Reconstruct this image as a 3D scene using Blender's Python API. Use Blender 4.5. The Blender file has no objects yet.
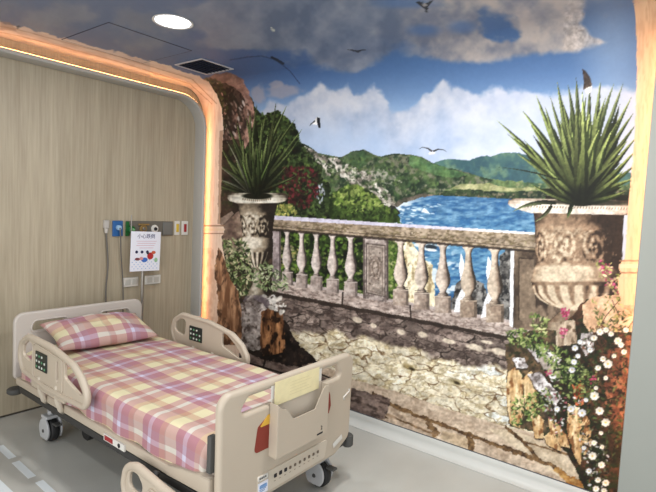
import bpy, bmesh, math, random
import numpy as np
from mathutils import Vector, Matrix
COL = bpy.context.scene.collection
PI = math.pi
# ------------------------------------------------------------------ tuning values
BEIGE = (184, 172, 155); TRIMC = (172, 171, 166); PANELC = (150, 154, 148)
FLOOR0 = (170, 170, 164); FLOOR1 = (192, 193, 188); SKIRT = (196, 198, 194)
WOOD0 = (152, 141, 120); WOOD1 = (182, 171, 149)
PRINT_K = 1.0; PSAT = .86; PVAL = .73
LEDC = (255, 184, 120); LEDS = 12; LEDR = 13; DISC = 12
DCOL = (1, .98, .95)
DOWN = [(.464, -1.315, 12), (.55, -2.7, 25), (.85, -3.3, 12), (-1.3, -1.3, 8), (-1.3, -3.2, 10)]
FILL_LIGHTS = [(-2.9, -3.1, 1.15, 2.0, 70, (1, .985, .96), (0, -PI/2*.96, 0), 2.6)]  # added unseen fill light from the camera side, brightens the lower mural
WCOL = (.97, .98, 1.); WSTR = 1.0; EXPO = 0.
# ------------------------------------------------------------------ the mural print
# The mural is a printed wallpaper.  It is drawn here, procedurally, on a numpy canvas
# and transferred to the wall sheet as vertex colour.
S = 2.0
CX0, CY0, CX1, CY1 = -120, -130, 780, 560
CW, CH = int((CX1-CX0)*S), int((CY1-CY0)*S)
GX, GY = np.meshgrid((np.arange(CW)+.5)/S+CX0, (np.arange(CH)+.5)/S+CY0)
GX = GX.astype(np.float32); GY = GY.astype(np.float32)
IMG = np.zeros((CH, CW, 3), np.float32)
_rs = np.random.RandomState(7)
_LAT = _rs.rand(8, 256, 256).astype(np.float32)

def vnoise(x, y, seed=0):
    L = _LAT[seed % 8]; o = (seed*37) % 251
    xi = np.floor(x).astype(np.int64); yi = np.floor(y).astype(np.int64)
    fx = (x-xi).astype(np.float32); fy = (y-yi).astype(np.float32)
    fx = fx*fx*(3-2*fx); fy = fy*fy*(3-2*fy)
    a = (xi+o) & 255; b = (yi+o*3) & 255; a1 = (a+1) & 255; b1 = (b+1) & 255
    return (L[b, a]*(1-fx)+L[b, a1]*fx)*(1-fy)+(L[b1, a]*(1-fx)+L[b1, a1]*fx)*fy

def fbm(x, y, scale, seed=0, octv=4, gain=.55):
    r = 0; amp = 1; tot = 0; f = 1.0/scale
    for k in range(octv):
        r = r+amp*vnoise(x*f+k*17.3, y*f+k*9.1, seed+k); tot += amp; amp *= gain; f *= 2.03
    return r/tot

def sst(a, b, x):
    t = np.clip((x-a)/(b-a+1e-9), 0, 1); return t*t*(3-2*t)

def C(*c): return np.array(c, np.float32)/255.

def mixc(a, b, t):
    t = t[..., None]; return a*(1-t)+b*t

def win(x0, y0, x1, y1):
    i0 = max(0, int((x0-CX0)*S)); i1 = min(CW, int((x1-CX0)*S)+2)
    j0 = max(0, int((y0-CY0)*S)); j1 = min(CH, int((y1-CY0)*S)+2)
    return (slice(j0, j1), slice(i0, i1))

def inpoly(x, y, pts):
    m = np.zeros(x.shape, bool); n = len(pts)
    for i in range(n):
        xa, ya = pts[i]; xb, yb = pts[(i+1) % n]
        if ya == yb: continue
        c = ((ya > y) != (yb > y)) & (x < (xb-xa)*(y-ya)/(yb-ya)+xa)
        m ^= c
    return m

def blend(w, mask, col):
    mask = np.asarray(mask, np.float32)[..., None]
    IMG[w] = IMG[w]*(1-mask)+col*mask

def fill(pts, col, alpha=1., rough=0., rs=6., seed=0):
    xs = [p[0] for p in pts]; ys = [p[1] for p in pts]; r = rough
    w = win(min(xs)-r-1, min(ys)-r-1, max(xs)+r+1, max(ys)+r+1)
    x, y = GX[w], GY[w]
    if x.size == 0: return
    c = col(x, y) if callable(col) else col
    if rough:
        xx = x+(fbm(x, y, rs, seed, 3)-.5)*2*rough; yy = y+(fbm(x, y, rs, seed+3, 3)-.5)*2*rough
    else: xx, yy = x, y
    blend(w, inpoly(xx, yy, pts)*alpha, c)

def tex(c1, c2, scale, seed=0, k=1.6, sx=1., sy=1., ang=0.):
    ca, sa = math.cos(ang), math.sin(ang)
    def f(x, y):
        u = (x*ca+y*sa)*sx; v = (-x*sa+y*ca)*sy
        t = np.clip((fbm(u, v, scale, seed, 4)-.5)*k*1.6+.5, 0, 1)
        return mixc(c1, c2, t)
    return f

def tex3(c1, c2, c3, scale, seed=0, k=1.8, sx=1., sy=1., ang=0.):
    f1 = tex(c1, c2, scale, seed, k, sx, sy, ang)
    ca, sa = math.cos(ang), math.sin(ang)
    def f(x, y):
        u = (x*ca+y*sa)*sx; v = (-x*sa+y*ca)*sy
        n = fbm(u, v, scale*.45, seed+5, 3)
        return mixc(f1(x, y), c3, sst(.46, .74, n))
    return f

def line(pts, width, col, alpha=1., taper=False, seed=None):
    L = []; R = []; n = len(pts)
    for i, (x, y) in enumerate(pts):
        a = pts[max(0, i-1)]; b = pts[min(n-1, i+1)]
        dx, dy = b[0]-a[0], b[1]-a[1]; l = math.hypot(dx, dy) or 1
        w = width/2.
        if taper: w *= (1-i/(n-1))**.7 if n > 1 else 1
        L.append((x-dy/l*w, y+dx/l*w)); R.append((x+dy/l*w, y-dx/l*w))
    fill(L+R[::-1], col, alpha, *( (0,) if seed is None else (width*.6, 5., seed)))

def blob(cx, cy, rx, ry, ang, col, alpha=1., soft=.25):
    r = max(rx, ry)*1.3
    w = win(cx-r, cy-r, cx+r, cy+r); x = GX[w]-cx; y = GY[w]-cy
    if x.size == 0: return
    ca, sa = math.cos(ang), math.sin(ang)
    d = np.sqrt(((x*ca+y*sa)/rx)**2+((-x*sa+y*ca)/ry)**2)
    blend(w, (1-sst(1-soft, 1+soft, d))*alpha, col)

def scatter(pts, n, size, cols, seed, alpha=.9, asp=.5, ang=None, dens=None):
    R = random.Random(seed); xs = [p[0] for p in pts]; ys = [p[1] for p in pts]
    P = np.array([[R.uniform(min(xs), max(xs)), R.uniform(min(ys), max(ys))] for _ in range(n*3)], np.float32)
    ok = inpoly(P[:, 0], P[:, 1], pts); k = 0
    for (x, y), o in zip(P, ok):
        if not o: continue
        k += 1
        if k > n: break
        s = size*R.uniform(.6, 1.3); c = cols[int(R.random()*len(cols))]*R.uniform(.8, 1.15)
        blob(float(x), float(y), s, s*asp, R.uniform(0, 3.14) if ang is None else ang+R.uniform(-.35, .35), c, alpha, .3)

def voro(x, y, cell, seed, ang=0., stretch=1.):
    ca, sa = math.cos(ang), math.sin(ang)
    u = (x*ca+y*sa)/cell/stretch; v = (-x*sa+y*ca)/cell
    iu = np.floor(u).astype(np.int64); iv = np.floor(v).astype(np.int64)
    f1 = np.full(x.shape, 9., np.float32); f2 = f1.copy(); idr = np.zeros(x.shape, np.float32)
    for a in (-1, 0, 1):
        for b in (-1, 0, 1):
            p = (iu+a+seed*13) & 255; q = (iv+b+seed*7) & 255
            du = iu+a+.1+.8*_LAT[1][q, p]-u; dv = iv+b+.1+.8*_LAT[2][q, p]-v
            d = np.sqrt(du*du+dv*dv).astype(np.float32)
            c = d < f1
            f2 = np.where(c, f1, np.minimum(f2, d)); idr = np.where(c, _LAT[3][q, p], idr); f1 = np.where(c, d, f1)
    return f2-f1, idr

def lathe(cx, prof, base, dark, lite, light=-.35, seed=0, extra=None, slope=0., rim=None, lift=0.):
    """a turned stone shape drawn in the print: prof = [(y, half width), ...]"""
    ys = [p[0] for p in prof]; hs = [p[1] for p in prof]; m = max(hs)
    w = win(cx-m-2, ys[0]-abs(slope)*m-1, cx+m+2, ys[-1]+abs(slope)*m+1); x, y = GX[w], GY[w]
    if x.size == 0: return
    yy = y-(x-cx)*slope
    h = np.interp(yy, ys, hs).astype(np.float32)
    s = (x-cx)/np.maximum(h, .1); mask = (np.abs(s) <= 1) & (yy >= ys[0]) & (yy <= ys[-1])
    sc = np.clip(s, -1, 1); nz = np.sqrt(1-sc*sc); dh = np.interp(yy+.6, ys, hs)-np.interp(yy-.6, ys, hs)
    lam = np.clip((nz*.8+sc*light*1.25-np.clip(dh, -1.5, 1.5)*.2-.45)*1.35+.5, -.1, 1.3)
    n = fbm(x, yy, 4., seed, 3)
    lam = lam+(n-.5)*.4+lift
    if extra is not None: lam = extra(x, yy, sc, lam)
    c = mixc(dark, base, sst(-.05, .55, lam)); c = mixc(c, lite, sst(.5, 1.05, lam))
    if rim is not None: c = mixc(c, rim, sst(-.62, -.85, sc))
    blend(w, mask, c)

def leaf(b, t, w, bend, cd, cl, seed=0):
    """one sword-shaped leaf from b to t"""
    n = 9; L = []; R_ = []; M = []
    dx, dy = t[0]-b[0], t[1]-b[1]; l = math.hypot(dx, dy); nx, ny = -dy/l, dx/l
    for i in range(n):
        k = i/(n-1); o = bend*4*k*(1-k); hw = w*(.55+.9*k*(1-k)*2)*(1-k)**.55 if k < 1 else 0
        px = b[0]+dx*k+nx*o; py = b[1]+dy*k+ny*o
        M.append((px, py)); L.append((px-nx*hw, py-ny*hw)); R_.append((px+nx*hw, py+ny*hw))
    by = b[1]; ty = t[1]
    def g(c0, c1):
        def f(x, y):
            k = np.clip(np.hypot(x-b[0], y-b[1])/l, 0, 1)
            return mixc(c0, c1, k**1.2)
        return f
    fill(L+R_[::-1], g(cd*.22, cd*.9))
    fill(L+M[::-1], g(cd*.36, cl))

def agave(b, tips, seed, cd, cl, w=3.2):
    R = random.Random(seed)
    if len(tips) > 8:
        for (tx, ty, wd) in tips+tips[::2]:
            k = R.uniform(.55, .82); leaf((b[0]+R.uniform(-7, 7), b[1]), (b[0]+(tx-b[0])*k+R.uniform(-6, 6), b[1]+(ty-b[1])*k), w*1.1, R.uniform(-2, 2), cd*.5, cd*.62, seed)
    for (tx, ty, wd) in tips:
        v = R.uniform(.75, 1.15)
        leaf((b[0]+R.uniform(-5, 5), b[1]+R.uniform(-2, 2)), (tx, ty), w*wd, R.uniform(-3, 3), cd*v, cl*R.uniform(.7, 1.2), seed)

def daisy(x, y, r, col, cen=C(225, 195, 90)):
    blob(x, y, r*1.15, r*1.05, 0, C(70, 70, 50), .55)
    for k in range(7):
        a = k*.8976+x; blob(x+math.cos(a)*r*.5, y+math.sin(a)*r*.46, r*.52, r*.40, a, col*(.93+.07*math.cos(a-2)), 1, .2)
    blob(x, y, r*.26, r*.22, 0, cen, 1, .3)

def paint():
    R = random.Random(3)
    X, Y = GX, GY
    # --- sky
    n1 = fbm(X, Y*1.6, 150, 1, 5); n2 = fbm(X, Y*1.3, 46, 2, 5); n3 = fbm(X, Y, 17, 3, 4)
    t = np.clip((Y+20)/190, 0, 1)
    sky = mixc(C(92, 112, 146), C(82, 118, 168), sst(0, .45, t)); sky = mixc(sky, C(172, 196, 226), sst(.42, .95, t))
    sky = mixc(sky, C(48, 78, 138), (1-sst(200, 420, X))*(1-sst(.35, .7, t))*.75)
    IMG[:] = sky
    def cloud(d, lit, shade, up, k=1.):
        a = sst(.0, .34, d)*k
        c = mixc(shade, lit, np.clip(up, 0, 1)); IMG[:] = IMG*(1-a[..., None])+c*a[..., None]
    # high grey veil across the ceiling
    e = np.zeros_like(X)
    for cx, cy, rx, ry, am in [(300, 25, 130, 34, .8), (420, 15, 150, 34, .95), (215, 20, 60, 15, .6), (232, 43, 26, 7, .6), (60, 15, 130, 28, .75), (352, 60, 34, 18, 1.0), (150, 45, 60, 10, .3), (560, -60, 300, 40, .9), (200, -70, 300, 45, .8)]:
        e += am*np.exp(-((X-cx)/rx)**2-((Y-cy)/ry)**2)
    cloud(e+(n2-.5)*1.5-.52, C(146, 150, 162), C(100, 112, 134), .4+(n3-.5)*2+.3*np.clip((Y-20)/40, 0, 1), .85)
    veil = (1-sst(150, 330, X))*(1-sst(45, 100, Y))*(.55+.3*n2); IMG[:] = mixc(IMG, np.broadcast_to(C(134, 138, 150), IMG.shape), veil)
    # upper cream cloud, sharp lower edge
    lo = np.interp(X, [380, 400, 423, 451, 490, 529, 556, 595, 607, 615], [40, 57, 61, 66, 64, 60, 55, 51, 44, 30])+(n3-.5)*9
    rt = np.interp(Y, [-120, 0, 8, 23, 35, 43, 52], [650, 588, 588, 585, 595, 609, 600])+(n3-.5)*14
    m = sst(0, 7, lo-Y)*sst(0, 8, rt-X)*sst(365, 440, X+(n2-.5)*60)*sst(.28, .42, n2+.16*sst(30, 60, Y)+.18*sst(470, 560, X))
    c = mixc(C(126, 130, 144), C(192, 178, 168), np.clip((n3-.35)*2.+.25+(X-480)/400, 0, 1)); IMG[:] = IMG*(1-(m*.95)[..., None])+c*(m*.95)[..., None]
    for cx, cy, rx, ry in [(424, 30, 15, 5), (462, 27, 13, 6), (405, 3, 30, 5)]:
        blob(cx, cy, rx, ry, 0, C(84, 118, 170), .7, .7)
    # main cumulus bank
    top = np.interp(X, [180, 225, 245, 262, 270, 285, 300, 310, 321, 334, 348, 354, 364, 374, 384, 391, 401, 420, 430, 443, 452, 458, 480, 517, 556, 590, 640, 760],
                    [135, 128, 118, 108, 98, 102, 93, 90, 84, 91, 82, 93, 89, 85, 94, 104, 107, 96, 92, 77, 84, 82, 93, 84, 92, 84, 90, 92])
    d = Y-top+(n3-.5)*16+(n2-.5)*12
    m = sst(-1, 7, d)*(1-.25*sst(60, 110, d))
    up = .62+(n3-.5)*1.7+(n2-.5)*1.0-sst(10, 60, d)*.1
    c = mixc(C(144, 160, 190), C(198, 200, 210), np.clip(up, 0, 1))
    c = mixc(c, C(150, 174, 212), sst(16, 60, d)*(.75-.5*sst(380, 470, X))); c = mixc(c, C(180, 186, 206), sst(400, 560, X)*.7)
    IMG[:] = IMG*(1-(m*.94)[..., None])+c*(m*.94)[..., None]
    for cx, cy, rx, ry in [(283, 91, 16, 7), (258, 95, 7, 9), (276, 84, 7, 4)]:
        w = win(cx-30, cy-20, cx+30, cy+20); x, y = GX[w], GY[w]
        dd = np.exp(-((x-cx)/rx)**2-((y-cy)/ry)**2)+(fbm(x, y, 9, 4, 3)-.5)*.8
        blend(w, sst(.25, .7, dd)*.8, C(150, 150, 166))
    global SKYC
    SKYC = IMG.copy()
    # --- far hills
    def hill(pts, f, **k): fill(pts, f, **k)
    far = [(432, 164), (444, 159), (460, 160), (470, 160), (480, 156.5), (491, 155.6), (506, 152), (520, 153), (540, 158), (560, 163), (600, 172), (700, 175), (700, 205), (420, 205)]
    hill(far, tex3(C(54, 88, 98), C(76, 112, 106), C(92, 122, 104), 20, 11, 1.8), rough=1.2)
    low = [(395, 180), (430, 172), (455, 174), (480, 179), (510, 181), (560, 185), (700, 184), (700, 200), (395, 200)]
    hill(low, tex3(C(62, 88, 66), C(104, 124, 78), C(122, 128, 92), 10, 4), rough=2)
    fill([(446, 188), (462, 184), (478, 182.5), (492, 184), (506, 188), (540, 187), (540, 190), (500, 191), (462, 190)], tex(C(160, 158, 116), C(120, 128, 84), 7, 2), rough=1.5)
    fill([(440, 191), (470, 189), (500, 192), (545, 190), (700, 190), (700, 199), (500, 198.5), (470, 197), (430, 197)], tex3(C(34, 52, 42), C(62, 80, 50), C(110, 104, 84), 6, 6), rough=1.6)
    # --- sea
    def sea(x, y):
        t = np.clip((y-196)/110, 0, 1); b = mixc(C(68, 112, 152), C(84, 134, 170), sst(0, .45, t)); b = mixc(b, C(50, 100, 146), sst(.45, 1, t))
        r = fbm(x, y*3.2, 7, 5, 4); b = mixc(b, C(140, 180, 208), sst(.5, .75, r)*.45); b = mixc(b, C(28, 84, 138), sst(.5, .3, r)*.6)
        f = fbm(x, y*2, 12, 2, 3); near = 1-sst(398, 432, x+(y-200)*-.7)
        return mixc(b, C(225, 232, 236), sst(.5, .62, f)*near*.75)
    fill([(385, 200), (402, 199.5), (418, 196.5), (437, 195.5), (473, 197), (510, 199), (600, 200), (600, 335), (375, 330)], sea)
    scatter([(400, 204), (440, 204), (425, 224), (400, 224)], 30, 2.2, [C(215, 226, 234), C(190, 212, 228)], 5, .6, .25, .1)
    fill([(421, 212), (424, 208), (428, 211), (430, 214)], C(225, 232, 236), .8)
    # --- left headland
    hill([(280, 120), (300, 142), (311, 146.5), (318, 153), (329, 155), (338, 157.5), (342, 156.5), (351, 151.5), (364, 149), (373, 154), (380.5, 155.6), (395, 153.4), (411, 154.5), (422, 157), (433, 162.5), (444, 167), (455, 169.5), (480, 176.5), (495, 181), (485, 184), (462, 184), (446, 190), (436, 195), (418, 197), (402, 200), (394, 205), (388, 216), (280, 230)],
         tex3(C(40, 60, 44), C(84, 104, 66), C(110, 112, 92), 9, 7, 2.2), rough=1)
    # lit flanks, cliffs
    fill([(411, 155), (422, 158), (436, 164), (455, 171), (470, 176), (450, 178), (425, 172), (408, 164)], tex(C(96, 130, 78), C(70, 104, 70), 8, 1), .8, rough=2)
    fill([(342, 157), (351, 152), (364, 150), (372, 158), (360, 170), (345, 172)], tex(C(64, 92, 60), C(96, 124, 76), 7, 3), .7, rough=2)
    cl = tex3(C(120, 112, 104), C(214, 206, 196), C(50, 60, 42), 7, 9, 2.4, 1, 1.6, .7)
    fill([(300, 143), (311, 147), (318, 153), (329, 156), (341, 161), (338, 172), (331, 176), (322, 172), (312, 163), (304, 152)], cl, rough=2.5)
    fill([(338, 163), (352, 166), (366, 172), (379, 182), (390, 196), (396, 206), (386, 208), (374, 199), (362, 194), (350, 184), (340, 176)], cl, .9, rough=3.5, rs=9)
    fill([(366, 172), (380, 170), (396, 175), (402, 184), (392, 186), (376, 180)], tex3(C(118, 118, 108), C(168, 162, 152), C(64, 82, 52), 6, 3, 2.4), .75, rough=3.5)
    fill([(394, 204), (400, 199), (412, 196), (424, 193.5), (436, 195), (422, 197.5), (404, 203), (396, 208)], tex(C(128, 116, 104), C(74, 72, 62), 5, 3), rough=1)
    scatter([(300, 150), (340, 158), (400, 158), (440, 185), (400, 200), (350, 200)], 260, 2., [C(38, 58, 38), C(60, 84, 48), C(90, 112, 62)], 12, .55, .6)
    fill([(384, 208), (392, 205), (400, 213), (396, 218), (386, 217)], C(46, 48, 44), rough=1.5)
    # --- left trees and shrubs behind the balustrade
    fol = tex3(C(22, 30, 20), C(58, 76, 40), C(96, 116, 58), 8, 6, 2.2)
    fill([(190, 90), (250, 96), (262, 116), (276, 112), (287, 118), (294, 126), (299, 138), (305, 150), (314, 158), (322, 170), (330, 186), (336, 232), (190, 250)], fol, rough=5, rs=7)
    scatter([(240, 110), (287, 118), (300, 140), (322, 170), (326, 214), (240, 214)], 900, 2.0, [C(28, 38, 24), C(48, 66, 34), C(70, 92, 48), C(22, 28, 20), C(84, 104, 60)], 21, .8, .55)
    scatter([(278, 168), (300, 166), (318, 168), (320, 190), (310, 208), (290, 206), (278, 186)], 260, 1.9, [C(84, 32, 38), C(112, 42, 50), C(44, 24, 26), C(54, 44, 32)], 22, .85, .6)
    scatter([(315, 184), (322, 184), (326, 190), (323, 200), (319, 205), (316, 194)], 26, 1.5, [C(150, 156, 170), C(196, 198, 212), C(110, 118, 128)], 61, .8, .5, 1.4)
    # rounded bright pine
    fill([(328, 214), (330, 196), (338, 189), (350, 185), (362, 187), (374, 194), (384, 204), (396, 212), (402, 224), (330, 224)], tex(C(42, 60, 28), C(82, 108, 46), 6, 2), rough=3)
    scatter([(329, 198), (340, 189), (354, 185), (368, 190), (384, 204), (392, 212), (370, 212), (345, 212)], 380, 2.1, [C(84, 108, 44), C(118, 140, 64), C(42, 60, 28), C(144, 160, 86)], 23, .8, .6)
    scatter([(335, 205), (385, 208), (390, 220), (335, 220)], 150, 2.0, [C(36, 50, 26), C(54, 74, 34), C(84, 106, 48)], 24, .8, .6)
    scatter([(276, 206), (292, 204), (298, 214), (276, 216)], 70, 1.8, [C(150, 150, 76), C(186, 178, 100), C(110, 124, 60)], 25, .9, .5)
    # foliage seen between the balusters
    fill([(262, 225), (400, 236), (404, 312), (262, 292)], tex3(C(18, 26, 16), C(50, 70, 32), C(92, 118, 48), 9, 8, 2.2))
    scatter([(276, 236), (396, 240), (396, 300), (276, 284)], 520, 1.9, [C(70, 100, 34), C(100, 134, 52), C(24, 34, 18), C(134, 150, 84), C(36, 52, 24)], 26, .75, .6)
    scatter([(276, 242), (300, 244), (300, 270), (276, 266)], 50, 2., [C(170, 160, 96), C(150, 140, 110)], 28, .7, .5)
    # pale cliff and rocks by the water
    fill([(398, 236), (412, 240), (420, 256), (432, 266), (434, 282), (436, 308), (398, 308)], tex3(C(206, 190, 150), C(238, 226, 192), C(150, 132, 96), 9, 3, 1.8, 1, .6), rough=3)
    fill([(388, 238), (402, 240), (404, 270), (398, 300), (386, 300)], tex3(C(50, 70, 30), C(98, 122, 52), C(150, 150, 110), 6, 3), rough=3)
    scatter([(388, 240), (404, 242), (404, 275), (390, 300)], 90, 1.8, [C(92, 120, 48), C(60, 86, 36), C(130, 150, 80)], 29, .8, .6)
    rk = tex3(C(84, 82, 80), C(140, 138, 134), C(44, 44, 46), 6, 8, 2.2)
    fill([(452, 300), (455, 286), (462, 280), (470, 284), (476, 280), (484, 284), (488, 296), (490, 322), (450, 322)], rk, rough=2)
    fill([(500, 256), (508, 250), (520, 250), (520, 330), (500, 330), (497, 290)], rk, rough=2)
    blob(431, 247, 6, 2.5, .1, C(44, 56, 66), 1); blob(431, 250, 6, 1.4, .1, C(225, 230, 232), .9)
    # --- terrace paving
    def terrace(x, y):
        e, idr = voro(x+(fbm(x, y, 14, 1, 3)-.5)*16, y*1.0+(fbm(x, y, 12, 4, 3)-.5)*9, 8.5, 3, .27, 3.6)
        n = fbm(x+y*.4, y*2.2, 12, 4, 4); nn = fbm(x, y*1.5, 4.5, 6, 3)
        lit = mixc(C(236, 220, 184), C(255, 250, 228), np.clip((n-.3)*2.2, 0, 1)); lit = lit*(.86+.2*idr[..., None])
        lit = mixc(lit, C(206, 222, 232), sst(.6, .85, idr)*sst(430, 500, x)*.7)
        lit = mixc(lit, C(206, 182, 130), sst(.55, .7, n)*.5)
        lit = mixc(lit, C(158, 138, 96), sst(.52, .66, nn)*.5)
        e2, id2 = voro(x+(n-.5)*20, y+(nn-.5)*8, 5.2, 9, .3, 2.6)
        crack = (1-sst(.01, .10, e+(nn-.5)*.22))*sst(.25, .6, n+nn*.6-.2)+.45*(1-sst(.0, .14, e2))*sst(.45, .6, n)
        crack = np.clip(crack, 0, 1)
        lit = lit*(.9+.14*id2[..., None])
        lit = mixc(lit, C(104, 78, 50), crack*.88)
        shd = mixc(C(104, 90, 84), C(160, 144, 134), np.clip((n-.3)*2.2, 0, 1)); shd = shd*(.86+.22*idr[..., None])
        shd = mixc(shd, C(44, 36, 32), crack*.85); shd = mixc(shd, C(60, 48, 44), sst(.52, .66, nn)*.6)
        b = np.interp(x, [200, 285, 296, 331, 359, 400, 431, 455, 504, 530], [322, 326, 330, 331, 336, 346, 356, 362, 367, 372])
        bb = b+(fbm(x, y, 13, 2, 3)-.5)*13
        c = mixc(shd, lit, sst(-2, 4, y-bb))
        pin = fbm(x, y*1.6, 9, 7, 2)
        return c
    fill([(180, 270), (262, 284), (345, 300), (440, 316), (540, 334), (545, 440), (500, 440), (330, 372), (230, 370), (180, 360)], terrace)
    for cx, cy, rx, ry in [(401, 332, 6, 4), (424, 335, 7, 3.5), (448, 341, 7, 3), (474, 347, 9, 4), (500, 352, 14, 4), (357, 320, 5, 3), (374, 326, 4, 3), (486, 342, 9, 2), (520, 347, 12, 4)]:
        w = win(cx-22, cy-12, cx+22, cy+12); x, y = GX[w], GY[w]
        dd = np.exp(-((x-cx)/rx)**2-((y-cy-(x-cx)*.2)/ry)**2)+(fbm(x, y, 6, 3, 3)-.5)*.7
        blend(w, sst(.35, .75, dd)*.85, C(222, 206, 182))
    for cx, cy in [(410, 368), (455, 382)] or [(384, 356), (410, 368), (430, 352), (455, 382), (478, 392), (396, 380), (372, 345), (444, 398), (322, 345)]:
        blob(cx, cy, 7, 3, .35, C(112, 96, 50), .55, .6); blob(cx+2, cy+1, 3.4, 1.4, .4, C(52, 42, 26), .8, .5)
    # --- kerb in front of the paving
    kerb = tex3(C(184, 162, 140), C(206, 184, 160), C(172, 150, 128), 16, 5, 1.3, 1, 2.4, .33)
    fill([(150, 318), (262, 348), (330, 368), (355, 380), (395, 391), (431, 403), (471, 416), (508, 428), (530, 432), (560, 440), (600, 470), (760, 540), (760, 560), (-60, 560), (-60, 365), (150, 365)], kerb, rough=1)
    fill([(487, 428), (508, 430), (530, 436), (560, 452), (582, 470), (596, 490), (560, 478), (530, 458)], tex(C(186, 166, 138), C(206, 188, 160), 14, 3, 1.3, 1, 1.6, .5), .9, rough=1)
    j = C(92, 66, 34); j2 = tex(C(84, 62, 42), C(140, 110, 74), 4, 2)
    line([(372, 393), (389, 403), (404, 410), (432, 421.5), (456, 430), (480, 438), (516, 452), (540, 461), (553, 466), (568, 477), (592, 490)], 4.2, j2, 1, seed=2)
    line([(355, 399), (378, 411), (400, 420), (434, 434)], 2.2, j2, .9, seed=3)
    for a, b, w_ in [((381, 402), (384, 420), 6), ((428, 421), (438, 436), 6), ((467, 434), (472, 455), 6), ((350, 392), (352, 402), 4)]:
        line([a, ((a[0]+b[0])/2+1, (a[1]+b[1])/2), b], w_, j2, 1, seed=5)
    line([(505, 427), (522, 441), (540, 461)], 3.6, j2, 1, seed=4)
    line([(522, 441), (545, 448), (570, 455)], 2., j2, .9, seed=4)
    line([(557, 470), (572, 482), (594, 489)], 7, tex(C(150, 98, 44), C(190, 150, 90), 4, 2), 1, seed=6)
    scatter([(386, 405), (430, 422), (436, 434), (390, 418)], 26, 5, [C(186, 160, 134), C(158, 134, 112)], 31, .35, .35, .35)
    fill([(442, 430), (468, 438), (468, 452), (440, 438)], C(186, 160, 122), .45, rough=1.5)
    # dark end of the kerb and steps beside the bed
    fill([(220, 345), (262, 352), (300, 352), (312, 372), (352, 388), (392, 400), (384, 420), (350, 412), (250, 392), (150, 365), (150, 330)], tex3(C(98, 82, 78), C(136, 118, 110), C(76, 62, 58), 14, 3, 1.8, 1, 2.6, .3), .9, rough=2)
    for y0 in (352, 364, 376): line([(225, y0-8), (262, y0+3), (305, y0+16), (345, y0+32)], 1.8, C(34, 26, 24), .85)
    line([(268, 350), (262, 372)], 2, C(34, 26, 24), .8); line([(302, 360), (296, 384)], 2, C(34, 26, 24), .8)
    fill([(238, 318), (262, 300), (284, 318), (298, 345), (320, 362), (300, 366), (262, 360), (238, 348)], tex3(C(26, 20, 18), C(52, 42, 38), C(78, 62, 54), 8, 5), rough=3)
    # --- balustrade
    def yt(x): return 216+.065*(x-274)
    def ybm(x): return 229.5+.083*(x-274)
    def yb(x): return 278+.178*(x-260)
    def yc(x): return yb(x)+11+.012*(x-260)
    # plinth course
    xs = [256, 300, 341, 380, 420, 470, 520, 560]
    fill([(x, yb(x)-2) for x in xs]+[(x, yc(x)+1) for x in xs[::-1]], tex3(C(160, 144, 136), C(194, 178, 168), C(128, 112, 104), 7, 4, 1.5, 1, 2.6, .17))
    fill([(x, yb(x)-2.5) for x in xs]+[(x, yb(x)+.6) for x in xs[::-1]], C(176, 164, 162), .7)
    fill([(x, yc(x)) for x in xs]+[(x, yc(x)+4.) for x in xs[::-1]], C(52, 42, 36), .85, rough=1)
    line([(343, 292), (342, 306)], 1.6, C(50, 40, 34), .9); line([(410, 305), (411, 318)], 1.6, C(50, 40, 34), .9)
    # balusters
    def baluster(cx, hw, warm, rim=None):
        y0 = ybm(cx)-2; y1 = yb(cx)+2.5; H = y1-y0
        pr = [(0, .8), (.055, .8), (.07, .55), (.12, .4), (.2, .42), (.28, .5), (.37, .68), (.46, .92), (.53, 1.02), (.6, .9), (.66, .56), (.70, .4), (.735, .68), (.75, .68), (.76, 1.08), (1.0, 1.12)]
        b = mixc(C(156, 142, 136), C(146, 126, 108), np.array(warm)); d = b*.42; l = mixc(C(198, 186, 180), C(196, 178, 156), np.array(warm))
        pr = [(y0+t*H, h*hw) for t, h in pr]
        def ex(x, yy, s, lam):
            blk = yy > y0+.76*H
            return np.where(blk, .62-.16*s+(fbm(x, yy, 3, 2, 2)-.5)*.5-.3*(yy < y0+.785*H), lam)
        lathe(cx, pr, b, d, l, -.42, int(cx), ex, 0., rim)
        fill([(cx+hw*.72, y0+.775*H), (cx+hw*1.12, y0+.775*H), (cx+hw*1.12, y1), (cx+hw*.72, y1)], d, .45); line([(cx-hw*1.1, y0+.77*H), (cx+hw*1.1, y0+.775*H)], 1.1, l, .8); line([(cx-hw, y0+.73*H), (cx+hw, y0+.735*H)], .8, d, .5)
    fill([(272.5, 230), (281, 231), (281, 284), (272.5, 282)], tex(C(120, 108, 108), C(168, 156, 156), 5, 3))
    fill([(279, 231), (281, 231), (281, 284), (279, 284)], C(70, 60, 58), .7)
    for cx, hw in [(287.3, 5.0), (301.8, 5.1), (316.5, 5.3), (332.8, 5.6), (350.8, 6.)]: baluster(cx, hw, .1)
    for cx, hw in [(400.8, 7.), (421.6, 7.1), (443, 7.4)]: baluster(cx, hw, .55)
    fill([(461, 252), (459, 268), (462, 288), (456, 300), (454, 312), (462, 312), (466, 290), (464, 262)], C(236, 240, 246), .9)
    fill([(488, 256), (486, 272), (489, 290), (484, 302), (481, 318), (490, 316), (492, 290), (491, 262)], C(240, 242, 248), .9)
    for cx, hw in [(468.5, 7.8), (495, 8.1)]: baluster(cx, hw, .9)
    # carved panel post
    fill([(363, ybm(363)-2), (388.5, ybm(388)-2), (388.5, yb(388)+2), (363, yb(363)+2)], tex3(C(140, 128, 124), C(176, 164, 156), C(112, 100, 96), 8, 3, 1.6))
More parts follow.
